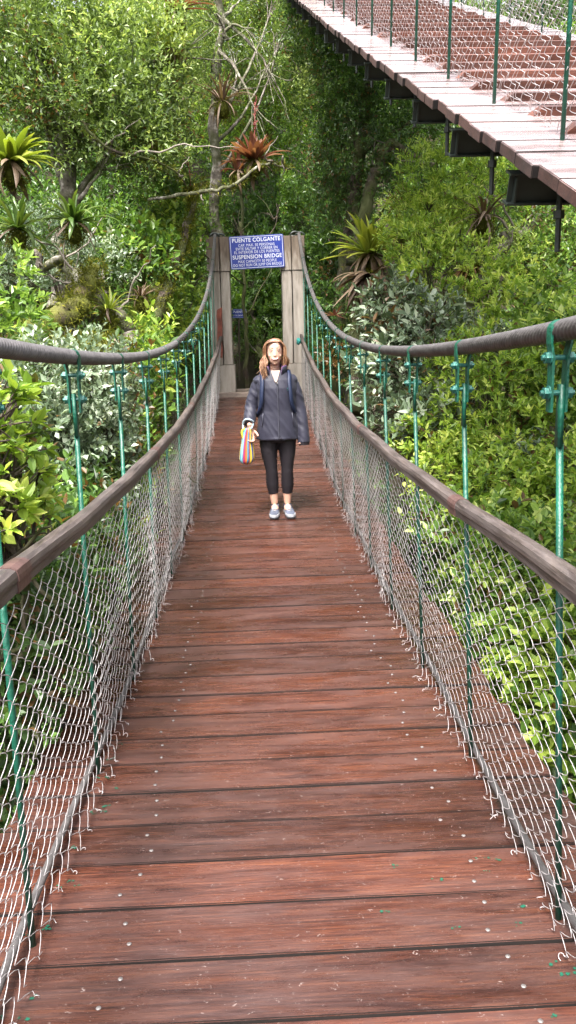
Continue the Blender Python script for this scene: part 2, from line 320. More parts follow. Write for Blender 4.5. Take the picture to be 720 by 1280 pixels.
def build_bridge(root, P):
    """P: xl,xr functions for hanger foot, cable x/z, rail x/z, deck z (all of local y)"""
    dz, y0, y1 = P['dz'], P['y0'], P['y1']
    slope = lambda y: math.atan((dz(y+.05)-dz(y-.05))/.1)
    T = .045
    protos = [bevel_plank(P['deck_w'], P['pw']-P.get('gap', .010), T, k) for k in range(6)]
    for me in protos:
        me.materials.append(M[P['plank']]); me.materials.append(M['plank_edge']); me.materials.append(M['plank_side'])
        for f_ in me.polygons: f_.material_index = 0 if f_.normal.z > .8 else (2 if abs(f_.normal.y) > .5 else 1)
    # planks
    y = y0; k = 0; rnd = random.Random(P['seed']); planks = []
    while y < y1:
        a = slope(y)
        o = bpy.data.objects.new('deck_plank', protos[k % 6]); link(o, root)
        o.location = (P['dx'](y)+rnd.uniform(-P.get('xj', .018), P.get('xj', .018)), y, dz(y)-T/2+rnd.uniform(-.002, .002))
        o.rotation_euler = (a+rnd.uniform(-.004, .004), rnd.uniform(-.001, .001), rnd.uniform(-.0035, .0035)+(math.pi if k % 2 else 0))
        if k % 2: o.rotation_euler[0] = -o.rotation_euler[0]
        planks.append((o, y)); y += P['pw']*math.cos(a); k += 1
    # screws on the nearer planks; the rest share one mesh
    if P['screws']:
        sm = MB(); 
        a = np.linspace(0, 2*np.pi, 10, endpoint=False)
        ringv = lambda r, z: [(r*math.cos(t), r*math.sin(t), z) for t in a]
        sm.add(ringv(.0068, 0)+ringv(.006, .0015), [tuple(range(10, 20))]+[(i, (i+1) % 10, 10+(i+1) % 10, 10+i) for i in range(10)])
        sme = sm.mesh('screw_head', M['screw'], True)
        rest = MB(); nn = 0
        for o, y in planks:
            if y < 1.2: continue
            flip = -1 if abs(o.rotation_euler[2]) > 1 else 1
            for X in (-.42, .60):
                for dy in (-.05, .05):
                    lx = (X+rnd.uniform(-.035, .035)-o.location.x); ly = dy+rnd.uniform(-.012, .012)
                    if nn < 96:
                        c = bpy.data.objects.new('screw_head', sme); link(c, o)
                        c.location = (lx*flip, ly*flip, T/2+.0015); nn += 1
                    else:
                        rest.sphere((lx+o.location.x, y+ly, dz(y+ly)+.001), (.009, .009, .002), 6, 4)
        if rest.n: tag(rest.obj('screw_heads', M['screw'], root), kind='stuff')
    # stations
    st = np.arange(P['h0'], P['h1'], P['hs'])
    yy = np.concatenate([np.arange(y0, 0, .03), np.arange(0, 6.5, .0045), np.arange(6.5, y1+P.get('cable_over', .2), .02)])
    for side in ('l', 'r'):
        s = -1 if side == 'l' else 1
        hx, cx, cz, rx, rz = P['hx_'+side], P['cx_'+side], P['cz'], P['rx_'+side], P['rz']
        mb = MB()
        cc = np.array([(cx(q), q, cz(q)) for q in yy])
        if P.get('tail'): cc = np.vstack([cc, np.array(P['tail'](cx(yy[-1]), yy[-1], cz(yy[-1])))])
        mb.tube(cc, .0212, 32, True, lobes=7, lobe_amp=.24, lobe_pitch=.16)
        mb.obj('main_cable', M['cable'], root, True)
        # hangers
        for q in st:
            top = np.array([cx(q), q, cz(q)]); foot = np.array([hx(q), q, dz(q)-.02])
            d = foot-top; Ld = np.linalg.norm(d); d = d/Ld
            mb = MB()
            tail = foot+np.array([0, 0, -P.get('rod_tail', .17)])
            mb.tube([top+d*.27, foot], .0088, 10)
            mb.box((top+d*.20), (.011, .026, .15))
            h = mb.obj('hanger_rod', M['green'], root, True)
            for p_ in h.data.polygons: p_.use_smooth = len(p_.vertices) == 4
            mb = MB(); mb.tube([foot+(0, 0, -.002), tail], .0115, 8); mb.tube([foot+(0, 0, -P['beam_h']-P.get('beam_drop', 0)-.055), foot+(0, 0, -P['beam_h']-P.get('beam_drop', 0)-.085)], .021, 6); mb.obj('rod_end', M['steel'], h)
            # strap: a flat bar bent over the rope with two legs
            sb = MB(); wd = .032; th = .006; prof = []
            for t in np.linspace(0, math.pi, 11): prof.append((.0265*math.cos(t), .0265*math.sin(t)))
            prof = [(.0205, -.19), (.0205, -.06), (.0265, -.03)]+prof+[(-.0265, -.03), (-.0205, -.06), (-.0205, -.19)]
            pin = [(x-(th if x > 0 else -th)*min(1, abs(x)/.02), z-(th*max(0, z)/.0265)) for x, z in prof]
            V = []
            for (x, z), (x2, z2) in zip(prof, pin):
                for dy in (-wd/2, wd/2): V.append((x, dy, z))
                for dy in (-wd/2, wd/2): V.append((x2, dy, z2))
            Fs = []
            for i in range(len(prof)-1):
                a = 4*i; b = a+4
                Fs += [(a, a+1, b+1, b), (a+2, b+2, b+3, a+3), (a, b, b+2, a+2), (a+1, a+3, b+3, b+1)]
            e_ = 4*(len(prof)-1); Fs += [(0, 2, 3, 1), (e_, e_+1, e_+3, e_+2)]
            sb.add(np.array(V)+top, Fs)
            so_ = sb.obj('strap_clamp', M['green'], h)
            if q < 9.5 or P['screws'] is False and q < 6:
                for zb in (-.062, -.145):
                    bb = MB(); c = top+np.array([0, 0, zb])
                    bb.tube([c+(-.041, 0, 0), c+(.041, 0, 0)], .0068, 8)
                    for e2 in (-1, 1):
                        bb.tube([c+(e2*.020, 0, 0), c+(e2*.034, 0, 0)], .0145, 6); bb.tube([c+(e2*.020, 0, 0), c+(e2*.0235, 0, 0)], .018, 12)
                    bb.obj('bolt', M['bolt'], h)
        # handrail: boards scarfed in metal sleeves
        prof = [(-.031, -.046), (-.032, .002), (-.027, .016), (-.012, .024), (.012, .024), (.027, .016), (.032, .002), (.032, -.012), (.028, -.016), (.028, -.044), (.020, -.046)]
        sl_y = [q for i, q in enumerate(st) if (i+(0 if s > 0 else 1)) % 3 == P['sleeve_phase']]
        br = [y0]+sl_y+[y1+.05]
        def sweep(ya, yb, sc, name, mat, n, wob, dxx=0, dzz=0):
            mb = MB(); Y = np.linspace(ya, yb, n); V = []
            for q in Y:
                ox = rx(q)+wob*mnoise.noise(Vector((q*1.3, s*7.7, 0)))+dxx; oz = rz(q)+(.04 if s < 0 and P['screws'] else .012)*min(1, max(0, (3.6-q)/1.7))+wob*mnoise.noise(Vector((q*1.1, s*3.1, 4)))+dzz
                for (a, b) in prof:
                    w_ = 1+.06*mnoise.noise(Vector((a*60, q*2.5, b*60)))
                    V.append((ox-s*a*sc*w_*.88, q, oz+b*sc*w_*.85))
            m_ = len(prof); i = np.arange(n-1)[:, None]*m_; j = np.arange(m_)[None, :]; k2 = (j+1) % m_
            Q = np.stack([i+j, i+k2, i+m_+k2, i+m_+j], -1).reshape(-1, 4)
            if s < 0: Q = Q[:, ::-1]
            mb.add(V, [tuple(range(m_)), tuple((n-1)*m_+a for a in range(m_))], .5, Q)
            return mb.obj(name, mat, root)
        for a, b in zip(br[:-1], br[1:]):
            if b-a > .1: sweep(a+.01, b-.01, 1, 'handrail', M['rail'], max(4, int((b-a)*12)), .010)
        for q in sl_y: sweep(q-.055, q+.055, 1.10, 'rail_sleeve', M['sleeve'], 3, .010)
        # steel lacing cable along the foot of the mesh
        mb = MB(); q = np.linspace(y0, y1, 160)
        if P['screws']: mb.tube([(hx(t)+s*.018+.010*math.sin(t*2.1), t, dz(t)+.045+.012*math.sin(t*1.4)) for t in q], .013, 8)
        if mb.n: mb.obj('lacing_cable', M['cable'], root, True)
        # chain-link mesh: every wire a bent zigzag
        pv, sp = .074, .058
        nw = int((y1-y0)/sp); npt = int(1.12/pv*8); v = np.linspace(0, 1, npt)
        base_y = y0+np.arange(nw)*sp
        RZ = np.array([rz(t) for t in base_y]); DZ = np.array([dz(t) for t in base_y]); RX = np.array([rx(t) for t in base_y]); HX = np.array([hx(t) for t in base_y])
        rg = np.random.default_rng(int(P['seed']*10+s))
        Ht = (RZ-DZ)
        ph = v[None, :]*(npt/8.)+.5*(np.arange(nw)[:, None] % 2)
        tri = 2*np.abs(2*((ph) % 1)-1)-1
        tri = np.sign(tri)*np.abs(tri)**.8
        # cloth-like waves of the whole sheet
        def lowf(sc, seed, amp):
            return amp*np.array([[mnoise.noise(Vector((t*sc, vv*2.2, seed))) for vv in v[::8]] for t in base_y])
        wv = lowf(1.6, 3+s, .035); wv = np.repeat(wv, 8, axis=1)[:, :npt]
        ws = wv.copy()
        for _ in range(3): ws[:, 1:-1] = (ws[:, :-2]+ws[:, 1:-1]+ws[:, 2:])/3
        pull = lowf(3.1, 11+s, .03); pull = np.repeat(pull, 8, axis=1)[:, :npt]
        for _ in range(3): pull[:, 1:-1] = (pull[:, :-2]+pull[:, 1:-1]+pull[:, 2:])/3
        Yw = base_y[:, None]+tri*(sp/2+.003)+pull*(v[None, :]*1.2)
        inb = P['inb']
        endv = np.clip(1+.012*rg.standard_normal(nw), .95, 1.03)
        vv = v[None, :]*endv[:, None]
        fold = np.clip((vv-.90)/.12, 0, 1)**1.5
        Zw = RZ[:, None]-.03-(Ht[:, None]-.045)*np.minimum(vv, 1.0)
        Xw = RX[:, None]*(1-vv)+HX[:, None]*vv-s*(.012+inb*fold*(1+.4*rg.standard_normal(nw))[:, None].clip(.2, 1.8))+ws*(.25+vv)*.9
        Xw = Xw+.0035*np.sin(2*np.pi*ph)
        slk = lowf(4, 21+s, .02)[:, -1:]
        Yw = Yw+fold*slk*.8
        Pt = np.stack([Xw, Yw, Zw], -1)
        Tn = np.gradient(Pt, axis=1); Tn /= np.linalg.norm(Tn, axis=2)[:, :, None]
        A = np.cross(Tn, np.array([1., 0, 0])); A /= np.linalg.norm(A, axis=2)[:, :, None]; B = np.cross(A, Tn)
        sides = 4; ang = np.arange(sides)*2*np.pi/sides
        V = Pt[:, :, None, :]+P['wr']*(np.cos(ang)[None, None, :, None]*A[:, :, None, :]+np.sin(ang)[None, None, :, None]*B[:, :, None, :])
        wi = np.arange(nw)[:, None, None]*npt*sides; i = np.arange(npt-1)[None, :, None]*sides; j = np.arange(sides)[None, None, :]; k2 = (j+1) % sides
        Q = np.stack([wi+i+j, wi+i+k2, wi+i+sides+k2, wi+i+sides+j], -1).reshape(-1, 4)
        mb = MB(); mb.add(V.reshape(-1, 3), [], .5, Q)
        # bent wire ends
        for k_ in range(nw):
            if base_y[k_] > 8: break
            if rg.random() < .6: continue
            e = Pt[k_, -1]; th = rg.uniform(0, 6.28); rad = rg.uniform(.004, .009)
            hk = [e+np.array([-s*rad*(1-math.cos(t)), rad*math.sin(t)*math.cos(th), -abs(.004)+rad*.8*math.sin(t)]) for t in np.linspace(0, 4.2, 7)]
            mb.tube(hk, P['wr'], 4, False)
            if rg.random() < .12:
                e2 = e+np.array([-s*rg.uniform(.01, .05), rg.uniform(-.03, .03), rg.uniform(0, .012)]); mb.tube([e, (e+e2)/2+np.array([0, 0, .008]), e2], P['wr'], 4, False)
        mb.obj('chainlink_mesh', M['wire'], root, True)
    # cross beams and cleats
    for q in st:
        a = slope(q); mb = MB()
        wx0, wx1 = P['hx_l'](q)-P['beam_out'], P['hx_r'](q)+P['beam_out']; cxm = (wx0+wx1)/2; W = wx1-wx0
        H = P['beam_h']; zt = dz(q)-T-.004-P.get('beam_drop', 0)
        ca, sa = math.cos(a), math.sin(a); rot = np.array([[1, 0, 0], [0, ca, -sa], [0, sa, ca]])
        up = rot@np.array([0, 0, 1.])
        c0 = np.array([cxm, q, zt])
        mb.box(c0-up*(.006), (W, .07, .008), rot); mb.box(c0-up*(H-.004), (W, .07, .008), rot); mb.box(c0-up*(H/2), (W-.012, .009, H-.017), rot)
        for e in (-1, 1): mb.box(c0-up*(H/2)+np.array([e*(W/2-.03), 0, 0]), (.008, .06, H-.017), rot)
        mb.obj('cross_beam', M['steel'], root)
    if P.get('cleats'):
        for o, y in planks[1::2]:
            a = slope(y); x0 = P['hx_l'](y)+.03; x1 = P['hx_r'](y)-.03; L2 = (x1-x0)/2; h = .042; w_ = .05
            V = []
            for dy, sh in ((-w_/2, 0), (w_/2, 0)):
                for X, Z in ((-L2, 0), (-L2+.05, h), (L2-.05, h), (L2, 0)): V.append((X+rnd.uniform(-.01, .01), dy, Z+.001))
            mb = MB(); mb.add(V, [(0, 3, 2, 1), (4, 5, 6, 7), (0, 1, 5, 4), (1, 2, 6, 5), (2, 3, 7, 6), (3, 0, 4, 7)])
            c = mb.obj('cleat', M['cleat'], root); c.location = ((x0+x1)/2+rnd.uniform(-.03, .03), y+.02, dz(y)+.003); c.rotation_euler = (a, 0, 0)
    return planks

# bridge the woman stands on
cable_pts = np.array([(-4, 2.42), (-2, 2.03), (0, 1.77), (1.9, 1.637), (2.82, 1.582), (3.74, 1.543), (4.66, 1.543), (5.58, 1.562), (6.5, 1.607), (7.42, 1.672), (8.34, 1.78), (9.26, 1.93), (10.18, 2.06), (11.1, 2.24), (12.02, 2.50), (13, 2.88), (14.15, 3.36)])
cable_fit = np.poly1d(np.polyfit(cable_pts[:, 0], cable_pts[:, 1], 6))
deck1 = lambda y: -.02+.0098*(y-5.2)**2 if y > 5.2 else -.02+.0045*(y-5.2)**2
B1 = dict(dz=deck1, y0=-2.945, y1=13.72, pw=.212, deck_w=1.96, dx=lambda y: .083, plank='plank', seed=1, screws=True,
          h0=1.9-.92*5, h1=13.6, hs=.92, cable_over=.43,
          hx_l=lambda y: -.655, hx_r=lambda y: .79, cx_l=lambda y: -.630+.012*max(0, min(1, (y-8)/3)), cx_r=lambda y: .705+.006*y,
          cz=lambda y: float(cable_fit(y)), rx_l=lambda y: -.605-(.0 if y < 9 else -.006*(y-9)), rx_r=lambda y: .722+.005*max(0, y-4), rz=lambda y: deck1(y)+1.015-.01*max(0, y-10),
          sleeve_phase=0, inb=.028, wr=.0012, beam_out=.18, beam_h=.11,
          tail=lambda x, y, z: [(x, y+.12, z+.015), (x, y+.3, z-.06), (x*1.15, y+1.6, z-.75), (x*1.5, y+5, z-2.3)])
br1 = empty('suspension_bridge', (0, 0, 0))
tag(br1, 'level suspension footbridge of reddish planks leading to the concrete gate, woman standing on it', 'footbridge')
planks1 = build_bridge(br1, B1)
# green paint drips by the hanger feet
for o, y in planks1:
    if 1.3 < y < 3.0:
        mb = MB(); rnd = random.Random(int(y*100))
        fl = -1 if abs(o.rotation_euler[2]) > 1 else 1
        spots = [(-.62+rnd.gauss(0, .03), rnd.gauss(0, .05)) for _ in range(3)]+[(.70+rnd.gauss(0, .05), rnd.gauss(0, .05)) for _ in range(3 if y < 2.3 else 0)]
        if 1.9 < y < 2.3: spots += [(.36+rnd.gauss(0, .03), .03), (.49, -.04)]
        for (X, dy) in spots:
            if abs(dy) > .08: continue
            for _ in range(3):
                cx_, cy_ = X-o.location.x+rnd.gauss(0, .008), dy+rnd.gauss(0, .005); r = rnd.uniform(.002, .006)
                n_ = 9; V = [(fl*(cx_+r*rnd.uniform(.6, 1.2)*math.cos(t)), fl*(cy_+r*rnd.uniform(.6, 1.2)*math.sin(t)), .0225+.0022+_*.0004) for t in np.linspace(0, 2*math.pi, n_, endpoint=False)]
                mb.add(V, [tuple(range(n_))])
        if mb.n: tag(mb.obj('paint_spots', M['paint'], o), kind='stuff')

# second bridge, climbing steeply overhead on the right
def d2(y):
    if y >= 2.4: return 2.325+.415*(y-3.2)+.0018*(y-3.2)**2
    z0 = 2.325+.415*(-.8)+.0018*.64
    t = 2.4-y; return z0-.412*t+.036*t*t if t < 5.6 else z0-1.178
B2 = dict(dz=d2, y0=-2.6, y1=15.5, pw=.212, deck_w=1.92, dx=lambda y: 1.905-.0, plank='plank_far', seed=2, screws=False,
          h0=3.2-.84*7, h1=15.2, hs=.84,
          hx_l=lambda y: 1.18-.0*(y-3.2), hx_r=lambda y: 2.63, cx_l=lambda y: 1.21, cx_r=lambda y: 2.60,
          cz=lambda y: d2(y)+1.55+.010*max(0, y-2)**2, rx_l=lambda y: 1.215, rx_r=lambda y: 2.595, rz=lambda y: d2(y)+1.01,
          sleeve_phase=1, inb=.05, wr=.0014, beam_out=.20, beam_h=.118, rod_tail=.38, beam_drop=.055, xj=.012, cleats=True)
_s = -.028
for kx in ('dx', 'hx_l', 'hx_r', 'cx_l', 'cx_r', 'rx_l', 'rx_r'):
    B2[kx] = (lambda f: (lambda y: f(y)+_s*(y-3.2)))(B2[kx])
br2 = empty('suspension_bridge', (0, 0, 0))
tag(br2, 'second footbridge climbing steeply overhead at top right, wet planks with painted pale sheen with cleats', 'footbridge')
build_bridge(br2, B2)

# ------------------------------------------------------------------ concrete gate, signs
GY = 14.0; GZ = .745
gate = empty('concrete_gate', (0.05, GY, GZ))
tag(gate, 'stained concrete gate of two tall pillars at the far end of the footbridge', 'gate')
def chamfer_box(mb, x0, x1, y0, y1, z0, z1, c=.012, seed=0):
    xs = [(x0+c, y0), (x1-c, y0), (x1, y0+c), (x1, y1-c), (x1-c, y1), (x0+c, y1), (x0, y1-c), (x0, y0+c)]
    n = 10; V = []
    for k in range(n):
        z = z0+(z1-z0)*k/(n-1)
        for i, (x, y) in enumerate(xs):
            V.append((x+.006*mnoise.noise(Vector((i*.9, z*3, seed))), y+.006*mnoise.noise(Vector((i*.9+7, z*3, seed))), z))
    i = np.arange(n-1)[:, None]*8; j = np.arange(8)[None, :]; k2 = (j+1) % 8
    mb.add(V, [tuple(range(8))[::-1], tuple((n-1)*8+a for a in range(8))], .5, np.stack([i+j, i+k2, i+8+k2, i+8+j], -1).reshape(-1, 4))
def pillar(xa, xb, sgn, seed):
    # two cast shafts side by side, a wider head block and a plinth; the groove between the shafts is a real gap
    mid = (xa+xb)/2+(.02*sgn); ox = .05
    for nm, x0, x1, y0, z0, z1 in (('shaft', xa+.01, mid-.008, 0, .47, 2.0), ('shaft', mid+.008, xb-.01, .012, .47, 2.0),
                                  ('head_block', xa-.004, mid-.006, -.012, 2.012, 2.56), ('head_block', mid+.006, xb+.004, 0, 2.012, 2.56),
                                  ('plinth', xa-.012, xb+.022, -.03, -1.4, .46)):
        mb = MB(); chamfer_box(mb, x0-ox, x1-ox, y0, .46, z0, z1, .012, seed+x0)
        mb.obj(nm, M['concrete'], gate)
pillar(-.765, -.385, 1, 3); pillar(.475, .875, -1, 8)
mb = MB(); chamfer_box(mb, -.40-.05, .47-.05, .10, .34, -.6, .0, .01, 5); mb.obj('sill', M['concrete'], gate)
for s, x in ((-1, -.60), (1, .79)):
    for k in range(2):
        mb = MB(); t = np.linspace(0, math.pi*1.5, 16)
        mb.tube([(x-.05-s*.02+(k*.09-.045)+.075*math.cos(a), .12+.10*k, 2.575+.06*math.sin(a)*(1 if math.sin(a) > 0 else .15)) for a in t], .017, 8)
        mb.obj('cable_saddle', M['steel'], gate, True)
# concrete landing and its path
mb = MB(); chamfer_box(mb, -.72, .86, 13.74, 14.9, .15, .745, .01, 2)
tag(mb.obj('landing', simple('worn concrete landing', (.22, .17, .14), .7, var=.35), None), kind='structure')

M['sign_blue'] = simple('blue enamel sign', (.010, .030, .24), .4, var=.1, vscale=3)
M['sign_white'] = simple('white sign lettering', (.6, .62, .68), .5)
def text_mesh(txt, size, width, bold=0):
    c = bpy.data.curves.new('t', 'FONT'); c.body = txt; c.size = size; c.align_x = 'CENTER'; c.align_y = 'CENTER'; c.offset = bold; c.space_character = 1.08; c.extrude = .0015
    o = bpy.data.objects.new('t', c); COL.objects.link(o)
    dg = bpy.context.evaluated_depsgraph_get(); me = bpy.data.meshes.new_from_object(o.evaluated_get(dg)); bpy.data.objects.remove(o); bpy.data.curves.remove(c)
    xs = [v.co.x for v in me.vertices]; k = width/(max(xs)-min(xs)); m0 = (max(xs)+min(xs))/2
    for v in me.vertices: v.co.x = (v.co.x-m0)*k
    me.materials.clear(); me.materials.append(M['sign_white']); return me
def sign(name, loc, W, H, tilt, lines, label, rotz=0, holes=True):
    root = empty(name, loc); root.rotation_euler = (R_(90), R_(0), rotz); root.rotation_mode = 'XYZ'
    root.matrix_world = Matrix.Translation(loc) @ Matrix.Rotation(rotz, 4, 'Z') @ Matrix.Rotation(R_(90), 4, 'X') @ Matrix.Rotation(R_(tilt), 4, 'Z')
    tag(root, label, 'sign')
    bm = bmesh.new(); bmesh.ops.create_cube(bm, size=1)
    for v in bm.verts: v.co = Vector((v.co.x*W, v.co.y*H, v.co.z*.012))
    bmesh.ops.bevel(bm, geom=[e for e in bm.edges if abs(e.verts[0].co.z-e.verts[1].co.z) > .005], offset=.012, segments=3, affect='EDGES')
    me = bpy.data.meshes.new('panel'); bm.to_mesh(me); bm.free(); me.materials.append(M['sign_blue']); link(bpy.data.objects.new('panel', me), root)
    mb = MB(); b = .006*W/.9+.001; e = .018*W/.9
    for c, d in (((0, H/2-e, .0075), (W-2*e, b, .003)), ((0, -H/2+e, .0075), (W-2*e, b, .003)), ((-W/2+e, 0, .0075), (b, H-2*e+b, .0028)), ((W/2-e, 0, .0075), (b, H-2*e+b, .0028))): mb.box(c, d)
    mb.obj('border_line', M['sign_white'], root)
    for txt, y, size, wd, bold in lines:
        o = link(bpy.data.objects.new('lettering', text_mesh(txt, size, wd, bold)), root); o.location = (0, y, .0075)
    return root
sign('bridge_sign', (.075, GY-.045, 3.05), .90, .53, 2.0, [
    ('PUENTE COLGANTE', .193, .088, .80, .0016), ('CAP. MAX. 50 PERSONAS', .113, .062, .60, .0), ('EVITE SALTAR Y CORRER EN', .057, .062, .69, .0),
    ('EL INTERIOR DE LOS PUENTES', .002, .062, .75, .0), ('SUSPENSION BRIDGE', -.074, .088, .82, .0016), ('MAX CAPACITY 50 PEOPLE', -.146, .062, .64, .0), ('DO NOT RUN OR JUMP ON BRIDGE', -.203, .062, .81, .0)],
    'large blue sign with white lettering fixed across the top of the concrete gate')
p = at(298.5, 392, 16.2)
sg = sign('small_sign', tuple(p), .30, .17, -1.5, [('PUENTE', .032, .062, .22, .001), ('COLGANTE', -.036, .04, .22, .0002)], 'small blue sign on a post seen through the gate beside the left pillar')
mb = MB(); mb.tube([(0, -1.3, -.02), (0, .02, -.016)], .018, 8, ref=(0, 0, 1)); mb.obj('post', M['twig_dark'], sg)
# rusty timber post against the left pillar, teal wrap on the right rail end
a = at(275.5, 447, 13.9); b = at(274.5, 386, 13.9)
mb = MB()
n_ = 7; V = []
for k in range(n_):
    t = k/(n_-1); c = a*(1-t)+b*t
    for dx, dy in ((-.042, -.03), (.042, -.03), (.042, .03), (-.042, .03)): V.append((c[0]+dx+.006*math.sin(k*2.1), c[1]+dy-.08, c[2]+(0 if k < n_-1 else .02*dx/.04)))
i = np.arange(n_-1)[:, None]*4; j = np.arange(4)[None, :]; k2 = (j+1) % 4
mb.add(V, [(3, 2, 1, 0), tuple((n_-1)*4+q for q in range(4))], .5, np.stack([i+j, i+k2, i+4+k2, i+4+j], -1).reshape(-1, 4))
tag(mb.obj('rusty_post', simple('rust red timber', (.20, .055, .035), .7, var=.6, vscale=5, bump=.3)), 'short rust red timber post standing against the left concrete pillar', 'post')
c = at(375.5, 427, 13.6); mb = MB()
for k in range(5): mb.tube([c+(-.05, -.04+.02*k, -.04+.02*k), c+(0, -.06+.02*k, .02), c+(.05, -.03+.02*k, .05-.02*k)], .03, 7)
tag(mb.obj('rope_wrap', simple('teal rope', (.03, .25, .22), .7), None, True), 'teal rope wrapped round the end of the right handrail at the gate', 'rope')

# ------------------------------------------------------------------ the woman
PY = 7.3; PZ = deck1(7.3)
def skin():
    m, nt, b, out = new_mat('skin'); b.inputs['Base Color'].default_value = (.50, .30, .225, 1); b.inputs['Roughness'].default_value = .45
    b.inputs['Subsurface Weight'].default_value = .12; b.inputs['Subsurface Radius'].default_value = (.02, .008, .004); return m
def cloth(name, col, rough=.6, bump=.3, scale=14, var=.15, sheen=0):
    m = simple(name, col, rough, 0, .4, bump, scale, var, 9); m.node_tree.nodes['Principled BSDF'].inputs['Sheen Weight'].default_value = sheen; return m
M['skin'] = skin(); M['jacket'] = cloth('slate shell jacket', (.016, .016, .030), .6, .5, 9, .15, .05)
M['leggings'] = cloth('dark plum leggings', (.007, .0045, .0075), .7, .3, 30); M['shoe'] = cloth('grey mesh shoe', (.075, .085, .12), .6, .5, 120, .5)
M['sole'] = simple('dark sole', (.03, .03, .035), .7); M['midsole'] = simple('white midsole', (.32, .33, .36), .6); M['lining'] = cloth('purple fleece lining', (.12, .05, .14), .9, .4, 60)
M['hair'] = leaf_mat('strawberry blond hair', [(0, (.09, .038, .02)), (.45, (.27, .13, .065)), (1, (.55, .35, .21))], .4, .12); M['shirt'] = simple('cream shirt', (.36, .26, .22), .8)
M['teal'] = simple('teal print', (.008, .06, .07), .5); M['zip'] = simple('grey zip', (.06, .06, .08), .4, .3)
M['blue_strap'] = cloth('blue webbing', (.009, .016, .045), .6); M['white'] = simple('white of eye and teeth', (.62, .6, .57), .3)
M['dark'] = simple('dark brown iris', (.03, .02, .015), .2); M['lip'] = simple('lips', (.36, .10, .09), .4); M['brow'] = simple('eyebrow', (.24, .12, .07), .7)
per = empty('person', (.205, PY, PZ))
tag(per, 'smiling woman in dark rain jacket and leggings standing on the footbridge', 'person')
HX, HY, HZ = -.035, .0, 1.487     # head centre
b = MB()
# head from chin to crown
b.rings([(HX, HY-.040, 1.372, .016, .018), (HX, HY-.036, 1.382, .030, .042), (HX, HY-.024, 1.402, .046, .064), (HX, HY-.012, 1.43, .058, .083), (HX, HY-.004, 1.465, .067, .091),
         (HX, HY+.002, 1.50, .070, .095), (HX, HY+.006, 1.535, .071, .094), (HX, HY+.010, 1.565, .066, .085), (HX, HY+.012, 1.588, .050, .064), (HX, HY+.012, 1.601, .024, .03)], 32)
b.rings([(HX, HY+.045, 1.22, .075, .06), (HX, HY+.035, 1.27, .062, .055), (HX, HY+.025, 1.32, .044, .050), (HX, HY+.018, 1.37, .043, .051), (HX, HY+.015, 1.42, .047, .054)], 24)
# nose, cheeks, brow ridge, chin, ears
b.rings([(HX, HY-.090, 1.449, .012, .013), (HX, HY-.094, 1.457, .013, .014), (HX, HY-.089, 1.476, .009, .012), (HX, HY-.084, 1.50, .007, .010)], 12)
for s in (-1, 1):
    b.sphere((HX+s*.036, HY-.060, 1.455), (.022, .018, .018)); b.sphere((HX+s*.030, HY-.073, 1.514), (.020, .009, .005))
    b.sphere((HX+s*.074, HY+.012, 1.475), (.009, .017, .028))
b.sphere((HX, HY-.070, 1.388), (.018, .016, .012))
# trunk
b.rings([(-.025, .01, .70, .150, .095), (-.025, .01, .78, .165, .105), (-.025, .01, .88, .145, .095), (-.025, .01, .98, .125, .085), (-.028, .01, 1.10, .14, .095), (-.032, .015, 1.2, .155, .095), (-.034, .02, 1.27, .14, .08), (-.035, .03, 1.31, .07, .055)], 28)
def limb(mb, pts, rad, n=18, sides=18): 
    P = catmull(pts, n); r = np.interp(np.linspace(0, 1, n), np.linspace(0, 1, len(rad)), rad); mb.tube(P, r, sides)
HR = np.array([-.275, -.125, .825]); HL = np.array([.205, -.03, .79])
armR = [(-.180, .02, 1.235), (-.222, .03, 1.12), (-.262, .02, 1.00), (-.277, -.06, .90), HR]; armL = [(.112, .02, 1.235), (.150, .03, 1.11), (.178, .03, .98), (.198, .0, .84), HL]
limb(b, armR, [.052, .045, .038, .032, .024]); limb(b, armL, [.052, .045, .038, .032, .024])
legR = [(-.11, .01, .74), (-.11, 0, .58), (-.093, -.005, .42), (-.085, .012, .28), (-.072, .02, .10)]; legL = [(.055, .01, .74), (.056, 0, .58), (.052, -.005, .42), (.050, .012, .28), (.048, .02, .10)]
for L_ in (legR, legL): limb(b, L_, [.082, .070, .048, .049, .031, ])
for X, a in ((-.072, -.10), (.048, .12)): b.sphere((X, -.02, .06), (.036, .08, .035))
# hands: palm, four unequal curled fingers, thumb
def hand(mb, W, down, palmn, side, close=1.):
    """W wrist; down = towards fingertips; palmn = out of the palm; side = towards the thumb"""
    W, d, n, t = [np.array(a, float) for a in (W, down, palmn, side)]
    d /= np.linalg.norm(d); n -= d*(n@d); n /= np.linalg.norm(n); t = t-d*(t@d)-n*(t@n); t /= np.linalg.norm(t)
    mb.sphere(W+d*.045, (.5, .5, .5), 14, 10) if False else None
    Rm = np.stack([t, n, d], 1); mb.sphere(W+d*.045, (.037, .014, .048), 16, 12, rot=Rm)
    mb.tube([W-d*.03, W, W+d*.02], [.023, .022, .024], 12)
    for k, (off, L) in enumerate(((.026, .068), (.009, .077), (-.008, .072), (-.024, .056))):
        b0 = W+d*.078+t*off; pts = [W+d*.05+t*off*.8, b0, b0+d*L*.42+n*L*.12, b0+d*L*.68+n*L*.42, b0+d*L*.62+n*L*.74]
        mb.tube(catmull(pts, 12), np.interp(np.linspace(0, 1, 12), [0, .3, 1], [.0095, .0092, .0065]), 8)
    c_ = close; pts = [W+d*.015+t*.018, W+d*.038+t*.044*c_+n*.006, W+d*.060+t*.060*c_+n*.016, W+d*.080+t*.066*c_+n*.024]
    mb.tube(catmull(pts, 10), np.linspace(.013, .0085, 10), 8)
hand(b, HR, (.02, -.25, -1), (.1, -1, .2), (1, -.1, .15))
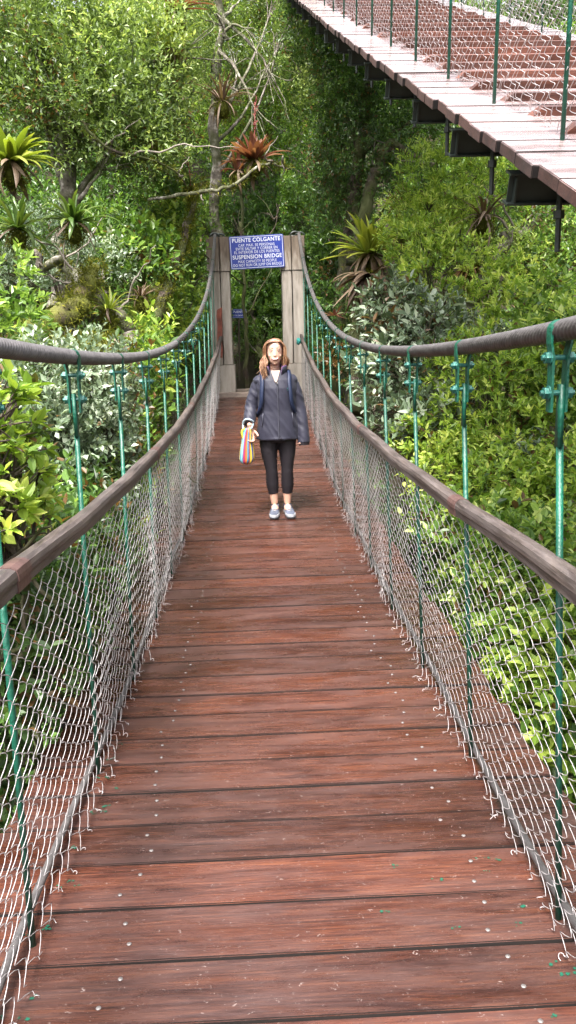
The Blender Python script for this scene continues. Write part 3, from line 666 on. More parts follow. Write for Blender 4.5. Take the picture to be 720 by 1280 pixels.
hand(b, HL, (.02, -.05, -1), (-1, -.2, 0), (-.1, -1, 0), .45)
body = apply_mods(b, [('REMESH', dict(mode='VOXEL', voxel_size=.0042)), ('SMOOTH', dict(factor=.5, iterations=3))], 'body', M['skin'], per)
# jacket
j = MB()
j.rings([(-.025, .0, .705, .190, .135), (-.025, .0, .715, .194, .138), (-.025, 0, .78, .190, .135), (-.025, 0, .88, .178, .128), (-.025, 0, .97, .168, .122), (-.028, 0, 1.08, .172, .125), (-.030, .005, 1.17, .185, .125),
         (-.032, .015, 1.24, .185, .115), (-.034, .02, 1.285, .145, .10), (-.035, .022, 1.31, .110, .09), (-.035, .026, 1.328, .088, .078)], 36, power=2.3)
limb(j, armR[:-1]+[(-.288, -.105, .865)], [.050, .062, .060, .056, .052, .047], 24, 20); limb(j, armL[:-1]+[(.208, -.035, .665)], [.050, .062, .060, .057, .056, .054], 24, 20)
for sx in (-1, 1): j.sphere((-.034+sx*.130, .018, 1.235), (.072, .078, .055))
rg = np.random.default_rng(5)
def fold(a, b_, r):   # raised creases
    a, b_ = np.array(a), np.array(b_); m = (a+b_)/2+rg.normal(0, .006, 3); j.tube(catmull([a, m, b_], 10), [0.3*r, r, r, r, r, r, r, r, r, .3*r], 8)
j.tube([(x_, y_, .722) for x_, y_ in [(-.025+.192*math.cos(t), .137*math.sin(t)) for t in np.linspace(0, 2*math.pi, 30)]], .0085, 6)
jk = apply_mods(j, [('REMESH', dict(mode='VOXEL', voxel_size=.0055)), ('SMOOTH', dict(factor=.6, iterations=4))], 'jacket', M['jacket'], per)
NR = [v.normal.copy() for v in jk.data.vertices]
for v, vn in zip(jk.data.vertices, NR):      # creases: slanting on the trunk, ringed round the sleeves
    c = v.co; sleeve = c.x < -.205 or c.x > .150
    q = Vector((c.x*9+c.z*5, c.y*6, c.z*(11 if sleeve else 7)+c.x*(10 if sleeve else 8)))
    a = mnoise.noise(q); b2 = mnoise.noise(q*2.3+Vector((3, 1, 7)))
    v.co += vn*((.0045 if sleeve else .004)*(1-abs(a)*3.2)*.8+.004*b2)*(1 if c.z < 1.25 else .4)
# open collar: two lapels standing round the neck with purple lining inside
def collar(r_add, ztop, name, mat, th=.006):
    mb = MB(); V = []; n = 26
    for i in range(n):
        t = R_(-62+ (360-56)*i/(n-1)); # opening at the front (-Y)
        ang = R_(-90)+R_(28)+ (R_(360-56))*i/(n-1)
        op = max(0, 1-min(i, n-1-i)/6.); 
        for (zz, rr) in ((1.285-.05*op, .083), (1.32, .082+.01), (ztop-.015*op, .092+.016*op)):
            x = HX+(rr+r_add)*math.cos(ang)*(1+.25*op); y = .028+(rr*.88+r_add)*math.sin(ang)-.035*op; V.append((x, y, zz))
            rr2 = rr-th; V.append((HX+(rr2+r_add)*math.cos(ang)*(1+.25*op), .028+(rr2*.88+r_add)*math.sin(ang)-.035*op, zz))
    F = []
    for i in range(n-1):
        a = 6*i; b_ = a+6
        for u, v in ((0, 2), (2, 4), (4, 5), (5, 3), (3, 1), (1, 0)): F.append((a+u, b_+u, b_+v, a+v))
    F += [(0, 2, 4, 5, 3, 1), tuple(6*(n-1)+q for q in (1, 3, 5, 4, 2, 0))]
    mb.add(V, F); return mb.obj(name, mat, per, True)
collar(.006, 1.372, 'collar', M['jacket']); collar(-.001, 1.378, 'collar_lining', M['lining'])
mb = MB(); mb.sphere((HX+.0, .11, 1.32), (.11, .06, .055)); mb.obj('hood', M['jacket'], per, True)
mb = MB(); mb.add([(HX-.040, -.060, 1.325), (HX+.042, -.060, 1.325), (HX+.012, -.115, 1.235), (HX-.0, -.121, 1.222), (HX-.035, -.050, 1.325), (HX+.035, -.050, 1.325), (HX+.0, -.105, 1.222), (HX-.01, -.105, 1.23)], [(0, 1, 2, 3), (7, 6, 5, 4), (0, 3, 7, 4), (1, 5, 6, 2), (0, 4, 5, 1), (3, 2, 6, 7)]); mb.obj('shirt_front', M['shirt'], per)
mb = MB(); zp = [(-.022, -.119, 1.225), (-.022, -.129, 1.17), (-.021, -.130, 1.08), (-.020, -.128, .97), (-.020, -.132, .88), (-.021, -.139, .78), (-.021, -.142, .71)]; mb.tube(catmull(zp, 20), .006, 6); mb.obj('zip', M['zip'], per, True)
mb = MB(); mb.sphere((-.022, -.137, 1.215), (.006, .004, .012), 8, 6); mb.obj('zip_pull', M['screw'], per, True)
mb = MB(); mb.tube([(.064, -.117, 1.165), (.085, -.112, 1.172), (.106, -.106, 1.165)], .0055, 6); mb.tube([(.066, -.120, 1.152), (.106, -.109, 1.152)], .0035, 6); mb.obj('chest_emblem', M['teal'], per, True)
for s in (-1, 1): mb = MB(); mb.tube([(-.025+s*.13, -.103, .95), (-.025+s*.143, -.102, .83)], .0035, 6); mb.obj('pocket_zip', M['zip'], per, True)
mb = MB(); mb.tube([(.210, -.037, .668), (.211, -.040, .645)], [.050, .046], 18); mb.obj('cuff', M['leggings'], per)
# leggings, with ruching at the outer calves
for nm, L_, s in (('leg', legR, -1), ('leg', legL, 1)):
    pass
g = MB(); g.rings([(-.025, .01, .68, .150, .100), (-.025, .01, .78, .162, .11), (-.025, .01, .84, .14, .10)], 28)
for L_, s in ((legR, -1), (legL, 1)):
    P = catmull(L_, 24); P = P[P[:, 2] > .175]; r = np.interp(P[:, 2], [.17, .28, .36, .44, .60, .75], [.0395, .057, .056, .055, .078, .092]); g.tube(P, r, 20)
    for k in range(6):
        z = .20+.026*k; c = [np.interp(z, P[::-1, 2], P[::-1, q]) for q in (0, 1)]; rr = np.interp(z, [.17, .28, .36], [.0395, .055, .055])
        g.tube([(c[0]+s*(rr-.010), c[1]-.025, z), (c[0]+s*(rr+.002), c[1]-.008, z+.005), (c[0]+s*(rr-.004), c[1]+.02, z)], .0075, 6)
    for k in range(4):
        z = rg.uniform(.34, .42); c = [np.interp(z, P[::-1, 2], P[::-1, q]) for q in (0, 1)]; g.tube([(c[0]-.04, c[1]-.030, z), (c[0], c[1]-.050, z+.012), (c[0]+.04, c[1]-.03, z+.004)], .006, 6)
apply_mods(g, [('REMESH', dict(mode='VOXEL', voxel_size=.005)), ('SMOOTH', dict(factor=.5, iterations=3))], 'leggings', M['leggings'], per)
# trainers
for X, a in ((-.070, R_(-5)), (.052, R_(7))):
    rot = np.array([[math.cos(a), -math.sin(a), 0], [math.sin(a), math.cos(a), 0], [0, 0, 1]])
    def tr(V): return np.array(V)@rot.T+np.array([X, .0, 0])
    out_ = [(0, .075), (.030, .068), (.038, .03), (.036, -.02), (.044, -.08), (.046, -.13), (.036, -.175), (.015, -.195), (-.012, -.196), (-.034, -.178), (-.043, -.13), (-.040, -.08), (-.033, -.02), (-.036, .03), (-.028, .068)]
    def slab(z0, z1, sc, mat, name, z1f=None):
        mb = MB(); n = len(out_); lv = np.linspace(0, 1, 4)
        V = [(x*(sc+.04*math.sin(math.pi*l)), y*sc, z0+(z1-z0)*l) for l in lv for x, y in out_]
        i = np.arange(3)[:, None]*n; jj = np.arange(n)[None, :]; k2 = (jj+1) % n
        mb.add(tr(V), [tuple(range(n)), tuple(3*n+q for q in range(n))[::-1]], .5, np.stack([i+jj, i+n+jj, i+n+k2, i+k2], -1).reshape(-1, 4)); return mb.obj(name, mat, sh, False)
    u = MB(); 
    for k, t in enumerate(np.linspace(0, 1, 9)):
        pass
    u.rings([(0, 0, .030, .04, .06), (0, 0, .035, .042, .062)], 16)
    u.v = []; u.f = []; u.n = 0; u.t = []; u.q = []
    prof = [(.070, .024, .040, .088), (.045, .036, .045, .092), (.015, .038, .044, .092), (-.025, .037, .038, .088), (-.065, .040, .030, .072), (-.105, .043, .026, .058), (-.145, .040, .022, .048), (-.180, .026, .014, .040), (-.192, .010, .008, .034)]
    V = []
    for y, wx, hz, zt in prof:
        for t in np.linspace(0, 2*math.pi, 16, endpoint=False):
            zc = (zt+.026)/2; V.append((wx*math.cos(t), y, zc+(zt-.026)/2*math.sin(t)))
    n = 16; i = np.arange(len(prof)-1)[:, None]*n; jj = np.arange(n)[None, :]; k2 = (jj+1) % n
    u.add(tr(V), [tuple(range(n)), tuple((len(prof)-1)*n+q for q in range(n))[::-1]], .5, np.stack([i+jj, i+n+jj, i+n+k2, i+k2], -1).reshape(-1, 4))
    u.tube(tr([(0, .022, .06), (0, .026, .090)]), [.038, .036], 16)
    sh = apply_mods(u, [('REMESH', dict(mode='VOXEL', voxel_size=.004)), ('SMOOTH', dict(factor=.5, iterations=2))], 'shoe', M['shoe'], per)
    slab(.000, .012, 1.04, M['sole'], 'sole'); slab(.0125, .034, 1.02, M['midsole'], 'midsole')
    for k in range(4):
        mb = MB(); y = -.035-.028*k; z = .090-.010*k; mb.tube(tr([(-.022, y, z-.006), (0, y-.006, z+.002), (.022, y, z-.006)]), .0042, 6); mb.obj('lace', M['midsole'], sh, True)
# face
for s in (-1, 1):
    mb = MB(); mb.sphere((HX+s*.030, HY-.082, 1.496), (.011, .005, .0034), 12, 8); e_ = mb.obj('eye', M['white'], per, True)
    mb = MB(); mb.sphere((HX+s*.030, HY-.0885, 1.496), (.0038, .002, .0032), 10, 6); mb.obj('iris', M['dark'], e_, True)
    mb = MB(); mb.tube([(HX+s*.014, HY-.088, 1.498), (HX+s*.030, HY-.091, 1.5035), (HX+s*.046, HY-.082, 1.498)], .0018, 6); mb.obj('eyelid', M['brow'], per, True)
    mb = MB(); mb.tube([(HX+s*.014, HY-.090, 1.519), (HX+s*.032, HY-.089, 1.526), (HX+s*.050, HY-.076, 1.519)], [.0018, .0024, .0012], 6); mb.obj('eyebrow', M['brow'], per, True)
mb = MB(); mb.tube(catmull([(HX-.031, HY-.079, 1.432), (HX-.016, HY-.091, 1.4235), (HX, HY-.095, 1.421), (HX+.016, HY-.091, 1.4235), (HX+.031, HY-.079, 1.432)], 14), [.002]+[.0078]*12+[.002], 8); mo = mb.obj('mouth', M['lip'], per, True)
mb = MB(); mb.tube(catmull([(HX-.026, HY-.086, 1.433), (HX-.013, HY-.097, 1.4275), (HX, HY-.1005, 1.426), (HX+.013, HY-.097, 1.4275), (HX+.026, HY-.086, 1.433)], 14), [.0015]+[.0054]*12+[.0015], 8); mb.obj('teeth', M['white'], mo, True)
# hair: cap and loose strands, parted over her left eye, longer over her right shoulder
h = MB(); rg = np.random.default_rng(11)
V = []; nu, nv = 28, 14
cap = MB(); cap.sphere((HX, HY+.016, 1.506), (.0785, .096, .102), 28, 18)
cv = cap.v[0]
keep = lambda p: not (p[1] < HY-.02 and p[2] < 1.545+.02*(p[0]-HX)/.08) and p[2] > 1.43
idx = {i: k for k, i in enumerate([i for i, p in enumerate(cv) if keep(p)])}
h.add([cv[i] for i in idx], [tuple(idx[v] for v in q) for q in cap.q[0] if all(v in idx for v in q)], .25)
part = HX+.022
for k in range(620):
    s = -1 if rg.random() < .56 else 1
    y0_ = rg.uniform(-.078, .09); 
    root_ = np.array([part+s*rg.uniform(.0, .012), HY+y0_, 1.602-max(0, (abs(y0_-.01)-.03))**1*.45])
    side = HX+s*(.076+rg.uniform(0, .024)); back = HY+.0+max(-.045, y0_*.85)+rg.uniform(-.012, .018)
    front = y0_ < -.03
    p1 = np.array([HX+s*.055, HY+y0_*.98-.004*front, 1.588-.01*rg.random()]); p2 = np.array([side, back, 1.53]); p3 = np.array([side+s*.004, back+.006, 1.455])
    Lr = rg.uniform(1.24, 1.36) if s < 0 else rg.uniform(1.31, 1.40)
    wv = rg.uniform(-.022, .022); p4 = np.array([side+s*(.016 if s < 0 else .004)+wv+rg.normal(0, .008), back+(-.035 if s < 0 else .02), (1.455+Lr)/2]); p5 = np.array([side+s*(.016 if s < 0 else -.004)-wv+rg.normal(0, .014), back+(-.055 if s < 0 else .035)+rg.uniform(-.01, .02), Lr])
    if front: p1[2] -= .012
    h.tube(catmull([root_, p1, p2, p3, p4, p5], 16), np.interp(np.linspace(0, 1, 16), [0, .2, .8, 1], [.002, .0028, .0025, .0008]), 5, False, tint=float(np.clip(rg.beta(1.2, 1.6), 0, 1)))
h.obj('hair', M['hair'], per, True)
# backpack: only straps show
bp_ = empty('backpack', (.205, PY, PZ)); tag(bp_, 'blue backpack worn on the back of the woman, its straps over her shoulders', 'backpack')
mb = MB(); mb.rings([(-.033, .20, .86, .11, .055), (-.033, .205, .90, .135, .075), (-.033, .21, 1.05, .14, .085), (-.033, .205, 1.22, .12, .075), (-.033, .20, 1.27, .07, .05)], 24, power=2.8); mb.obj('pack_body', M['blue_strap'], bp_, True)
for s in (-1, 1):
    cx0 = -.034+s*.122
    pts = catmull([(cx0, .15, 1.22), (cx0, .10, 1.285), (cx0-s*.004, .03, 1.318), (cx0-s*.0, -.05, 1.285), (cx0-s*.003, -.098, 1.22), (cx0+s*.004, -.118, 1.13), (cx0+s*.012, -.109, 1.04), (cx0+s*.036, -.06, .96), (cx0+s*.05, .05, .92), (cx0, .15, .92)], 40)
    mb = MB(); T = np.gradient(pts, axis=0); V = []
    ctr = np.array([-.03, .01]); 
    for p_, t_ in zip(pts, T):
        t_ = t_/np.linalg.norm(t_); o_ = np.array([p_[0]*0+ (p_[0]-ctr[0])*.35, p_[1]-ctr[1], (p_[2]-1.18)*.8 if p_[2] > 1.18 else 0]); o_ /= np.linalg.norm(o_)+1e-9
        w_ = np.cross(t_, o_); w_ /= np.linalg.norm(w_)+1e-9
        for a_, c_ in ((-.016, .0), (.016, .0), (.016, .012), (-.016, .012)): V.append(p_+w_*a_+o_*c_)
    n = 4; i = np.arange(39)[:, None]*n; jj = np.arange(n)[None, :]; k2 = (jj+1) % n
    mb.add(V, [(0, 1, 2, 3), tuple(39*4+q for q in (3, 2, 1, 0))], .5, np.stack([i+jj, i+n+jj, i+n+k2, i+k2], -1).reshape(-1, 4)); mb.obj('strap', M['blue_strap'], bp_, True)
# rainbow striped cloth bag hanging from the right hand
def rainbow():
    m, nt, b, out = new_mat('rainbow striped cloth'); at_ = nt.nodes.new('ShaderNodeAttribute'); at_.attribute_name = 'tint'
    cs = [(.42, .30, .01), (.45, .34, .02), (.015, .2, .3), (.22, .32, .34), (.02, .07, .25), (.3, .015, .06), (.45, .12, .015), (.03, .16, .25), (.33, .02, .12), (.45, .3, .02), (.02, .06, .2), (.33, .02, .04)]
    r = ramp(nt, [(i/len(cs), c) for i, c in enumerate(cs)]); r.color_ramp.interpolation = 'CONSTANT'; nt.links.new(at_.outputs['Fac'], r.inputs['Fac']); nt.links.new(r.outputs['Color'], b.inputs['Base Color']); b.inputs['Roughness'].default_value = .75; return m
bag = empty('striped_bag', (.205, PY, PZ)); tag(bag, 'rainbow striped cloth bag hanging from the hand of the woman', 'bag')
mb = MB(); ns = 48; zz = np.linspace(.83, .50, 18); V = []; TT = []
for q, z in enumerate(zz):
    u_ = q/17; rx_ = np.interp(u_, [0, .08, .3, .6, .85, .97, 1], [.018, .034, .044, .058, .064, .045, .012]); ry_ = rx_*.55
    cx_ = np.interp(u_, [0, 1], [-.300, -.318])
    for k in range(ns):
        t = 2*math.pi*k/ns; f_ = 1+.13*math.sin(9*t+u_*1.4)*(1-.4*u_)+.05*math.sin(4*t+3*u_)
        V.append((cx_+rx_*f_*math.cos(t), -.165+ry_*f_*math.sin(t), z)); TT.append(((k/ns)*1.98+.14*u_+ .04*math.sin(u_*5)) % 1.0)
i = np.arange(17)[:, None]*ns; jj = np.arange(ns)[None, :]; k2 = (jj+1) % ns
mb.add(V, [tuple(range(ns)), tuple(17*ns+q for q in range(ns))[::-1]], TT, np.stack([i+jj, i+ns+jj, i+ns+k2, i+k2], -1).reshape(-1, 4)); mb.obj('bag_body', rainbow(), bag, True)
mb = MB(); mb.tube(catmull([(-.335, -.15, .80), (-.338, -.13, .86), (-.315, -.165, .905), (-.275, -.175, .905), (-.245, -.15, .875), (-.265, -.165, .82)], 24), .0095, 8)
mb.obj('handle_cord', simple('grey blue cord', (.28, .36, .42), .7), bag, True)
mb = MB(); mb.tube(catmull([(-.325, -.165, .83), (-.35, -.17, .80), (-.345, -.17, .77), (-.335, -.17, .72)], 10), .010, 6); mb.obj('yellow_tie', simple('yellow tie', (.7, .6, .03), .7), bag, True)

# ------------------------------------------------------------------ terrain
def sm(a, b, x):
    t = np.clip((x-a)/(b-a), 0, 1); return t*t*(3-2*t)
def ground(x, y):
    x = np.asarray(x, float); y = np.asarray(y, float)
    h = -3.6+4.15*sm(5, 13.6, y)
    h = h+np.maximum(0, y-16.5+.35*np.abs(x-.2))*.72*sm(16, 18, y+.3*np.abs(x))
    h = h+np.maximum(0, -x-2.2)*.42*(1-.3*sm(10, 14, y))+np.maximum(0, x-3.2)*.30
    h = h+2.1*sm(2.0, -2.5, y)*(1-sm(1.5, 3, np.abs(x)))*0
    n = .22*np.sin(1.3*x+.7*y)+.18*np.sin(2.1*y-1.1*x+1)+.1*np.sin(4.3*x+3.1*y)
    return h+n*sm(.8, 2.5, np.abs(x-.05))
gx = np.concatenate([np.linspace(-90, -16, 12), np.linspace(-15, 15, 91), np.linspace(16, 90, 12)]); gy = np.concatenate([np.linspace(-60, -6, 12), np.linspace(-5, 34, 110), np.linspace(36, 120, 14)])
X, Y = np.meshgrid(gx, gy, indexing='ij'); Z = ground(X, Y); Z = np.minimum(Z, 10.8+.02*Y)
mb = MB(); nx, ny = X.shape; i = np.arange(nx-1)[:, None]*ny; j = np.arange(ny-1)[None, :]
mb.add(np.stack([X, Y, Z], -1).reshape(-1, 3), [], .5, np.stack([i+j, i+ny+j, i+ny+j+1, i+j+1], -1).reshape(-1, 4))
tag(mb.obj('ground', M['soil'], None, True), kind='structure')

# ------------------------------------------------------------------ foliage
def nrm(a): return a/(np.linalg.norm(a, axis=-1, keepdims=True)+1e-9)
def add_leaves(mb, B, D, N, L, W, tint, hexa=False, cup=.18):
    """B base points, D leaf axis, N face normal, L, W arrays -> leaves folded along the midrib"""
    S = nrm(np.cross(D, N)); N = nrm(np.cross(S, D)); L = L[:, None]; W = W[:, None]; n = len(B)
    if hexa:
        V = np.stack([B, B+D*L*.30+S*W*.46+N*W*cup, B+D*L*.66+S*W*.42+N*W*cup*.8-N*L*.03, B+D*L-N*L*.10, B+D*L*.66-S*W*.42+N*W*cup*.8-N*L*.03, B+D*L*.30-S*W*.46+N*W*cup], 1)
        a = np.arange(n)[:, None]*6; Q = np.concatenate([a+np.array([[0, 1, 2, 3]]), a+np.array([[0, 3, 4, 5]])])
        mb.add(V.reshape(-1, 3), [], np.repeat(tint, 6), Q)
    else:
        V = np.stack([B, B+D*L*.48+S*W*.5+N*W*cup, B+D*L-N*L*.06, B+D*L*.48-S*W*.5+N*W*cup], 1)
        a = np.arange(n)[:, None]*4; Q = a+np.array([[0, 1, 2, 3]])
        mb.add(V.reshape(-1, 3), [], np.repeat(tint, 4), Q)
def twigs(mb, P, D, n, tl, L, W, tmean, tvar, hexa=False, spread=1.0, whorl=False, twig_mb=None, rng=RNG):
    """P twig bases, D twig directions; n leaves along each"""
    k = len(P); D = nrm(D)
    up = np.array([0, 0, 1.]); A = nrm(np.cross(D, up+rng.normal(0, .2, (k, 3)))); Bv = np.cross(D, A)
    t = (np.arange(n)+.5)/n
    if whorl: t = .65+.35*t
    tt = np.tile(t, (k, 1))+rng.normal(0, .04, (k, n)); ang = np.tile(np.arange(n)*2.4, (k, 1))+rng.uniform(0, 6.28, (k, 1))+rng.normal(0, .3, (k, n))
    base = P[:, None]+D[:, None]*(tt*tl[:, None])[:, :, None]-up*(.12*tl[:, None]*tt**2)[:, :, None]
    rad = np.cos(ang)[:, :, None]*A[:, None]+np.sin(ang)[:, :, None]*Bv[:, None]
    ax = nrm(rad*spread+D[:, None]*(.55+.5*tt[:, :, None])+up*.08+rng.normal(0, .12, (k, n, 3)))
    N = nrm(up*.9+D[:, None]*.45+rng.normal(0, .42, (k, n, 3)))
    Ls = L*rng.uniform(.5, 1.35, (k, n)); Ws = W*Ls/L*rng.uniform(.85, 1.15, (k, n))
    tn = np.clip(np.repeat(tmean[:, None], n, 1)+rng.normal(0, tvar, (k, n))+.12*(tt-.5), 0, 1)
    f = lambda a: a.reshape(-1, a.shape[-1]) if a.ndim == 3 else a.ravel()
    add_leaves(mb, f(base), f(ax), f(N), Ls.ravel(), Ws.ravel(), tn.ravel(), hexa)
    if twig_mb is not None:
        for q in range(k):
            twig_mb.tube([P[q]-D[q]*tl[q]*.3, P[q]+D[q]*tl[q]*.5-up*.03*tl[q], P[q]+D[q]*tl[q]-up*.12*tl[q]], [.004, .003, .0015], 4, False)
def lobe_twigs(c, r, n, rng=RNG, shell=(.55, 1.05), updir=.35, lower=-.5):
    d = nrm(rng.normal(0, 1, (int(n*1.6)+4, 3))); d = d[d[:, 2] > lower][:n]
    # uneven outline: sub-clumps pull the radius in and out
    sub = nrm(rng.normal(0, 1, (9, 3))); g = (d@sub.T).max(1); rr = rng.uniform(*shell, len(d))*(.72+.36*sm(.6, .98, g))
    P = np.array(c)+d*np.array(r)*rr[:, None]; D = nrm(d+np.array([0, 0, updir])+rng.normal(0, .35, d.shape))
    return P, D, g
D2Y = np.linspace(-4, 20, 200); D2Z = np.array([d2(q) for q in D2Y])
def clear(P):
    """True where nothing may grow: the air round both footbridges and inside the gate"""
    x, y, z = P[:, 0], P[:, 1], P[:, 2]
    dk = .0098*np.maximum(0, y-5.2)**2; a = (y < 14.2) & (z > -.45+dk) & (((np.abs(x-.08) < 1.16) & (z < .25+dk)) | ((x > -.76) & (x < .92)))
    b = (x > .75) & (x < 3.1) & (y < 15) & (z > np.interp(y, D2Y, D2Z)-.35)
    c = (np.abs(x-.05) < .5) & (y > 13.8) & (y < 16.3) & (z > .6)
    return a | b | c
def crown(lobes, dens, L, W, n=9, tl=.28, tmean=.4, tvar=.12, hexa=False, whorl=False, spread=1.0, rng=RNG, twig_mb=None, org=(0, 0, 0)):
    mb = MB()
    if L > .06: L, W, dens = L*.82, W*.80, dens*1.30
    for c, r in lobes:
        r = np.array([r]*3 if np.isscalar(r) else r, float); area = 4*np.pi*(r.prod()**(2/3)); k = max(6, int(area*dens))
        P, D, g = lobe_twigs(c, r, k, rng); lt = rng.normal(0, .16); ok = ~clear(P+D*tl*.8+np.array(org)); P, D, g = P[ok], D[ok], g[ok]
        if not len(P): continue
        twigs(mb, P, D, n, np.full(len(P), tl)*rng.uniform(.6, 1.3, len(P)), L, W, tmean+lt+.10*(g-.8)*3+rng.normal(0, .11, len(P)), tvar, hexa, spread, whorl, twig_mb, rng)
    return mb
def wob(pts, n, amp, seed):
    P = catmull(pts, n)
    return P+np.array([[mnoise.noise(Vector((q*.45, seed, a*9.)))*amp for a in range(3)] for q in range(n)])
def plant(name, label, cat, lobes, leaf, dens, L, W, trunk=None, bark='bark_dark', group=None, limbs=True, twig_vis=False, seed=0, base=None, extra=None, trunkname='trunk', **kw):
    rng = np.random.default_rng(seed+100)
    c0 = np.mean([l[0] for l in lobes], axis=0)
    if base is None: base = (c0[0], c0[1]+.3, float(ground(c0[0], c0[1]+.3)))
    base = np.array(base, float)
    root = empty(name, tuple(base)); tag(root, label, cat, group)
    tw = MB() if twig_vis else None
    lb = [(np.array(c)-base, r) for c, r in lobes]
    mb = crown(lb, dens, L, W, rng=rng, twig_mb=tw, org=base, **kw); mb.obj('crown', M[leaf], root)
    t = MB()
    if trunk is None: tp = [np.zeros(3)-(0, 0, .3), (c0-base)*np.array([.4, .4, .45]), (c0-base)*.95]; tr = [.05, .035, .02]
    else: tp, tr = [np.array(p)-base for p in trunk[0]], trunk[1]
    P = wob(tp, 28, .10*max(.3, tr[0]/.1), seed+.5); r = np.interp(np.linspace(0, 1, 28), np.linspace(0, 1, len(tr)), tr)*(1+.15*np.sin(np.arange(28)*1.7+seed))
    t.tube(P, r, 10)
    if limbs:
        for c, rr in lb:
            a = P[rng.integers(14, 27)]; m = (a+c)/2+rng.normal(0, .12, 3); rm = float(np.min(rr))
            t.tube(wob([a, m, c], 12, .06, seed+c[0]), np.linspace(max(.012, tr[-1]*.7), .006, 12), 6)
            for _ in range(6):
                e = c+nrm(rng.normal(0, 1, 3))*rm*.85; t.tube(wob([(m+c)/2, (c+e)/2+rng.normal(0, .05, 3), e], 8, .04, _+seed), np.linspace(.009, .003, 8), 4, False)
    t.obj(trunkname, M[bark], root, True)
    if tw is not None and tw.n: tag(tw.obj('twigs', M['twig_dark'], root), kind='stuff')
    return root
def LB(px, py, D, r): return (at(px, py, D), r)

# --- bromeliads
def strap_leaves(mb, n, L, W, up0, droop, rng, r0=.03, seg=7, tint=(.2, .7), az=None):
    for k in range(n):
        a = 2.4*k+rng.normal(0, .2) if az is None else rng.uniform(*az); f = k/max(1, n-1)
        el = R_(up0[0]+(up0[1]-up0[0])*(1-f))+rng.normal(0, .2); l = L*rng.uniform(.55, 1.12)*(1-.3*(1-f)); w = W*rng.uniform(.65, 1.15); tw_ = rng.normal(0, .5); dr_ = droop*rng.uniform(.4, 1.5)
        p = np.array([math.cos(a)*r0, math.sin(a)*r0, .02]); V = []; tn = []
        e = el; tcol = np.clip(rng.uniform(*tint), 0, 1)
        for s in range(seg+1):
            u_ = s/seg; d = np.array([math.cos(a)*math.cos(e), math.sin(a)*math.cos(e), math.sin(e)]); sd = np.array([-math.sin(a), math.cos(a), 0]); nn = np.cross(sd, d)
            ww = w*(.8+.5*u_)*(1-u_**2.2)**.8+.002
            V += [p-sd*ww/2+nn*ww*.16, p-nn*ww*.05, p+sd*ww/2+nn*ww*.16]; tn += [min(1, tcol+.18*u_)]*3
            p = p+(d+sd*tw_*u_*.6)*l/seg; e -= R_(dr_)*(u_+.25)/seg*2
        Q = []
        for s in range(seg): b_ = 3*s; Q += [(b_, b_+1, b_+4, b_+3), (b_+1, b_+2, b_+5, b_+4)]
        mb.add(V, [], tn, Q)
def bromeliad(px, py, D, size, mat, label, n=26, W=.06, up=(15, 80), droop=55, dry=8, seed=0, spike=None, tilt=(0, 0), dryL=1.0, clump=True):
    rng = np.random.default_rng(seed+500); root = empty('bromeliad', tuple(at(px, py, D))); root.rotation_euler = (tilt[0], tilt[1], rng.uniform(0, 6))
    tag(root, label, 'bromeliad')
    mb = MB(); strap_leaves(mb, n, size, W, up, droop, rng); mb.obj('rosette', M[mat], root, True)
    if dry:
        mb = MB(); strap_leaves(mb, dry, size*.85*dryL, W*.8, (-60, -10), 55, rng, .05); mb.obj('dead_leaves', M['brom_dry'], root, True)
    if clump:
        mb = MB(); P, Dd, g = lobe_twigs((0, 0, -.10), (size*.20, size*.20, size*.22), 150, rng, lower=-1); twigs(mb, P, Dd, 5, np.full(len(P), .05), .05, .008, np.full(len(P), .25), .2, rng=rng)
        mb.sphere((0, 0, -.10), (size*.16, size*.16, size*.2), 12, 8, .1); mb.obj('root_ball', M['leaf_moss'], root)
    if spike:
        mb = MB(); h = spike; mb.tube(wob([(0, 0, 0), (.02, .01, h*.6), (.05, .0, h)], 14, .02, seed), np.linspace(.010, .006, 14), 6, True, .3)
        k = 40; t = rng.uniform(.45, 1, k); P = np.stack([.05*t, 0*t, h*t], 1); Dd = nrm(np.stack([rng.normal(0, 1, k), rng.normal(0, 1, k), np.full(k, .9)], 1))
        add_leaves(mb, P, Dd, nrm(rng.normal(0, 1, (k, 3))), np.full(k, .05), np.full(k, .02), rng.uniform(.3, .7, k)); mb.obj('flower_spike', simple('coral flower spike', (.20, .05, .04), .7), root, True)
    return root

bromeliad(14, 205, 8.0, .52, 'brom_yellow', 'large yellow green bromeliad with dry lower leaves at the left edge', 44, .085, (5, 80), 50, 16, 1)
bromeliad(92, 280, 8.2, .46, 'brom_green', 'dark green bromeliad with long drooping leaves below the large yellow one', 42, .06, (0, 80), 60, 7, 2)
bromeliad(22, 288, 8.6, .50, 'brom_green', 'dark green spiky bromeliad at the left edge beside another', 40, .05, (0, 80), 50, 4, 3)
bromeliad(318, 202, 12.2, .58, 'brom_red', 'red bromeliad perched on a branch above the blue sign', 34, .10, (10, 85), 28, 8, 4, spike=.85)
bromeliad(298, 215, 12.3, .42, 'brom_red', 'small reddish bromeliad just left of the big red one', 16, .06, (20, 80), 60, 6, 5)
bromeliad(278, 128, 12.6, .62, 'brom_dry', 'brown bromeliad with thin wiry leaves high in the tree', 34, .035, (20, 85), 50, 10, 6)
bromeliad(219, 14, 12.5, .62, 'brom_red', 'dark red bromeliad at the top edge of the photo', 26, .07, (15, 80), 50, 10, 7)
bromeliad(212, 62, 12.2, .60, 'brom_yellow', 'thin leaved yellow green bromeliad high on the left tree', 50, .02, (30, 88), 50, 10, 8)
bromeliad(190, 176, 11.5, .38, 'brom_green', 'small green air plant on a branch under the tree crown', 24, .022, (10, 80), 40, 4, 9)
